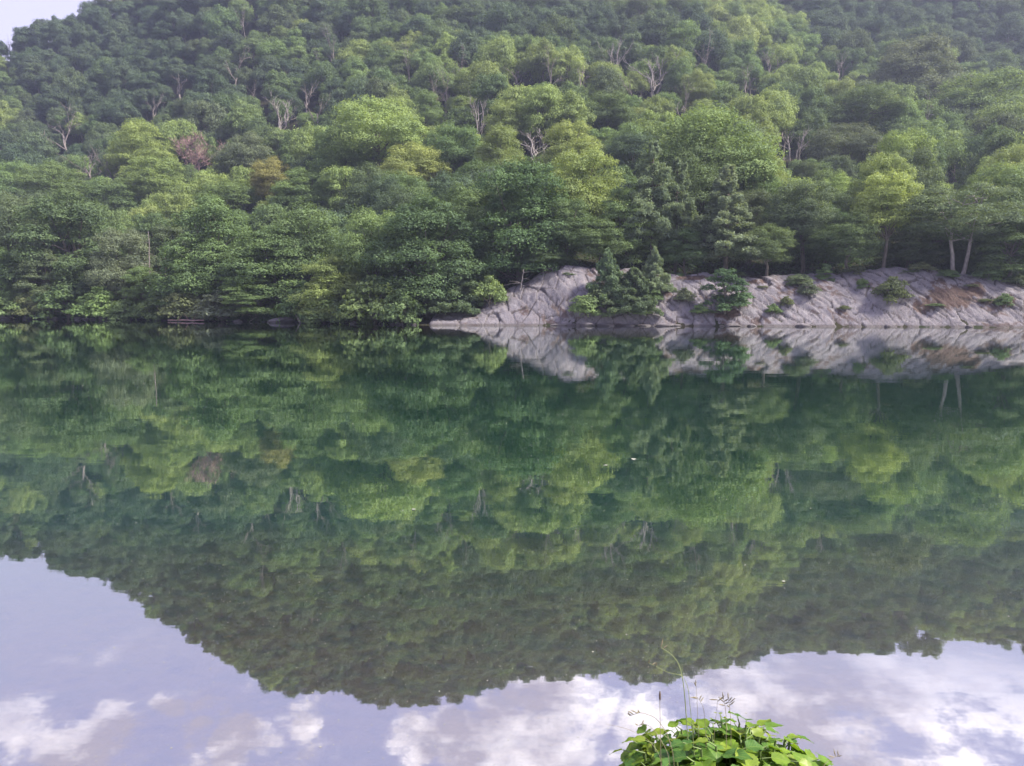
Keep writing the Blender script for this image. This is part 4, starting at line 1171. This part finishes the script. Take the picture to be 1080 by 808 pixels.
# ------------------------------------------------------------------ haze
def haze():
    bm = bmesh.new(); bmesh.ops.create_cube(bm, size=1)
    me = bpy.data.meshes.new('haze'); bm.to_mesh(me); bm.free()
    m, nt, out = new_mat('thin_summer_haze')
    p = N(nt, 'VolumePrincipled'); p.inputs['Color'].default_value = (.64, .72, 1.0, 1); p.inputs['Density'].default_value = HAZE
    p.inputs['Anisotropy'].default_value = .35
    L(nt, p.outputs[0], out.inputs['Volume'])
    me.materials.append(m)
    o = add_obj('haze', me); zt = 285
    o.scale = (2060, 1860, zt + 9); o.location = (10, 400, (zt - 9) / 2)
    tag(o, 'thin bluish haze between the shore and the ridge', 'haze', None, 'stuff')
HAZE = .00033
haze()

# ------------------------------------------------------------------ light
SUN_AZ, SUN_EL = R(104), R(48)
sd = Vector((math.sin(SUN_AZ) * math.cos(SUN_EL), math.cos(SUN_AZ) * math.cos(SUN_EL), math.sin(SUN_EL)))
sun = bpy.data.lights.new('sun', 'SUN'); sun.energy = 4.4; sun.angle = R(8.0); sun.color = (1.0, .93, .80)
so = bpy.data.objects.new('sun', sun); COL.objects.link(so); so.rotation_euler = (-sd).to_track_quat('-Z', 'Y').to_euler(); so.location = (150, 50, 300)

world = bpy.data.worlds.new('World'); scene.world = world; world.use_nodes = True
nt = world.node_tree; nt.nodes.clear()
wo = nt.nodes.new('ShaderNodeOutputWorld'); bg = nt.nodes.new('ShaderNodeBackground'); L(nt, bg.outputs[0], wo.inputs[0])
STR = .1
bg.inputs[1].default_value = STR
sky = N(nt, 'TexSky'); sky.sky_type = 'NISHITA'; sky.sun_disc = False; sky.sun_elevation = SUN_EL; sky.sun_rotation = SUN_AZ; sky.dust_density = 2.0
tc = nt.nodes.new('ShaderNodeTexCoord'); D = tc.outputs['Generated']
sx = N(nt, 'SeparateXYZ'); L(nt, D, sx.inputs[0])
zc = mathn(nt, 'ADD', mathn(nt, 'MAXIMUM', sx.outputs[2], 0.0), .12)
cb = N(nt, 'CombineXYZ'); L(nt, mathn(nt, 'DIVIDE', sx.outputs[0], zc), cb.inputs[0]); L(nt, mathn(nt, 'DIVIDE', sx.outputs[1], zc), cb.inputs[1])
n1 = noise(nt, cb.outputs[0], 5.0, 10, .68)
BL = [(600, 735, 50), (560, 790, 55), (500, 800, 40), (720, 720, 55), (800, 715, 60), (860, 765, 60), (910, 690, 60), (1000, 690, 70), (1060, 740, 70), (1010, 790, 50), (690, 790, 55),
      (120, 770, 34), (262, 765, 27), (318, 742, 22), (5, 765, 22), (60, 805, 40), (182, 740, 14), (215, 772, 20), (430, 790, 30)]
wn = nt.nodes.new('ShaderNodeTexNoise'); wn.inputs['Scale'].default_value = 9; wn.inputs['Detail'].default_value = 5; L(nt, D, wn.inputs['Vector'])
wa = nt.nodes.new('ShaderNodeVectorMath'); wa.operation = 'MULTIPLY_ADD'; L(nt, wn.outputs['Color'], wa.inputs[0]); wa.inputs[1].default_value = (.13, .13, .13); wa.inputs[2].default_value = (-.065, -.065, -.065)
wv = nt.nodes.new('ShaderNodeVectorMath'); wv.operation = 'ADD'; L(nt, wa.outputs[0], wv.inputs[0]); L(nt, D, wv.inputs[1])
wnm = nt.nodes.new('ShaderNodeVectorMath'); wnm.operation = 'NORMALIZE'; L(nt, wv.outputs[0], wnm.inputs[0]); DW = wnm.outputs[0]
bias = None
for px, py, r in BL:
    v = ray(px, py); v = v / np.linalg.norm(v); v[2] = -v[2]
    dt = nt.nodes.new('ShaderNodeVectorMath'); dt.operation = 'DOT_PRODUCT'; L(nt, DW, dt.inputs[0]); dt.inputs[1].default_value = tuple(v)
    mr = nt.nodes.new('ShaderNodeMapRange'); mr.interpolation_type = 'SMOOTHSTEP'
    mr.inputs[1].default_value = math.cos(r * (1.3 if px < 450 else 1.45) / 900); mr.inputs[2].default_value = 1.0
    L(nt, dt.outputs['Value'], mr.inputs[0])
    o_ = mathn(nt, 'MULTIPLY', mr.outputs[0], .80 if px < 450 else .88)
    bias = o_ if bias is None else mathn(nt, 'MAXIMUM', bias, o_)
dens = mathn(nt, 'ADD', n1, mathn(nt, 'MULTIPLY', bias, .20))
cl = ramp(nt, dens, [(.52, (0, 0, 0)), (.575, (.2, .2, .2)), (.63, (.8, .8, .8)), (.69, (1, 1, 1))])
core = ramp(nt, noise(nt, cb.outputs[0], 2.6, 8, .62), [(.40, (0, 0, 0)), (.56, (1, 1, 1))])
k = 1 / STR
veil = mixc(nt, .72, sky.outputs[0], (.325 * k, .29 * k, .47 * k))
cl = mathn(nt, 'MULTIPLY', cl, ramp(nt, sx.outputs[2], [(.36, (0, 0, 0)), (.46, (1, 1, 1))]))
ccol = mixc(nt, core, (.98 * k, .89 * k, .94 * k), (.32 * k, .285 * k, .38 * k))
low = mathn(nt, 'SUBTRACT', 1.0, mathn(nt, 'MULTIPLY', sx.outputs[2], 2.2), clamp=True)
veil = mixc(nt, low, veil, (.32 * k, .305 * k, .36 * k))
L(nt, mixc(nt, cl, veil, ccol), bg.inputs[0])
world.cycles.sampling_method = 'MANUAL'; world.cycles.sample_map_resolution = 1024

# ------------------------------------------------------------------ camera and output
cam = bpy.data.cameras.new('camera'); co = bpy.data.objects.new('camera', cam); COL.objects.link(co)
co.location = (0, 0, CAM_Z); co.rotation_euler = (math.pi / 2 - PITCH, 0, 0)
cam.sensor_fit = 'HORIZONTAL'; cam.sensor_width = 36; cam.lens = 36 * F_PX / 1080
cam.clip_start = .05; cam.clip_end = 4000
scene.camera = co
scene.view_settings.view_transform = 'Standard'; scene.view_settings.look = 'None'; scene.view_settings.exposure = 1.58; scene.view_settings.gamma = 1.0
scene.render.engine = 'CYCLES'
cy = scene.cycles
cy.max_bounces = 8; cy.diffuse_bounces = 3; cy.glossy_bounces = 3; cy.transmission_bounces = 4; cy.transparent_max_bounces = 8; cy.volume_bounces = 0
cy.use_denoising = True
try: cy.denoiser = 'OPENIMAGEDENOISE'
except Exception: pass
cy.use_adaptive_sampling = True; cy.adaptive_threshold = .02
cy.sample_clamp_indirect = 6
print('trees', len(hand), 'picked', len(picked), 'rest', len(rest), 'min vis', picked[-1]['vis'] if picked else None)
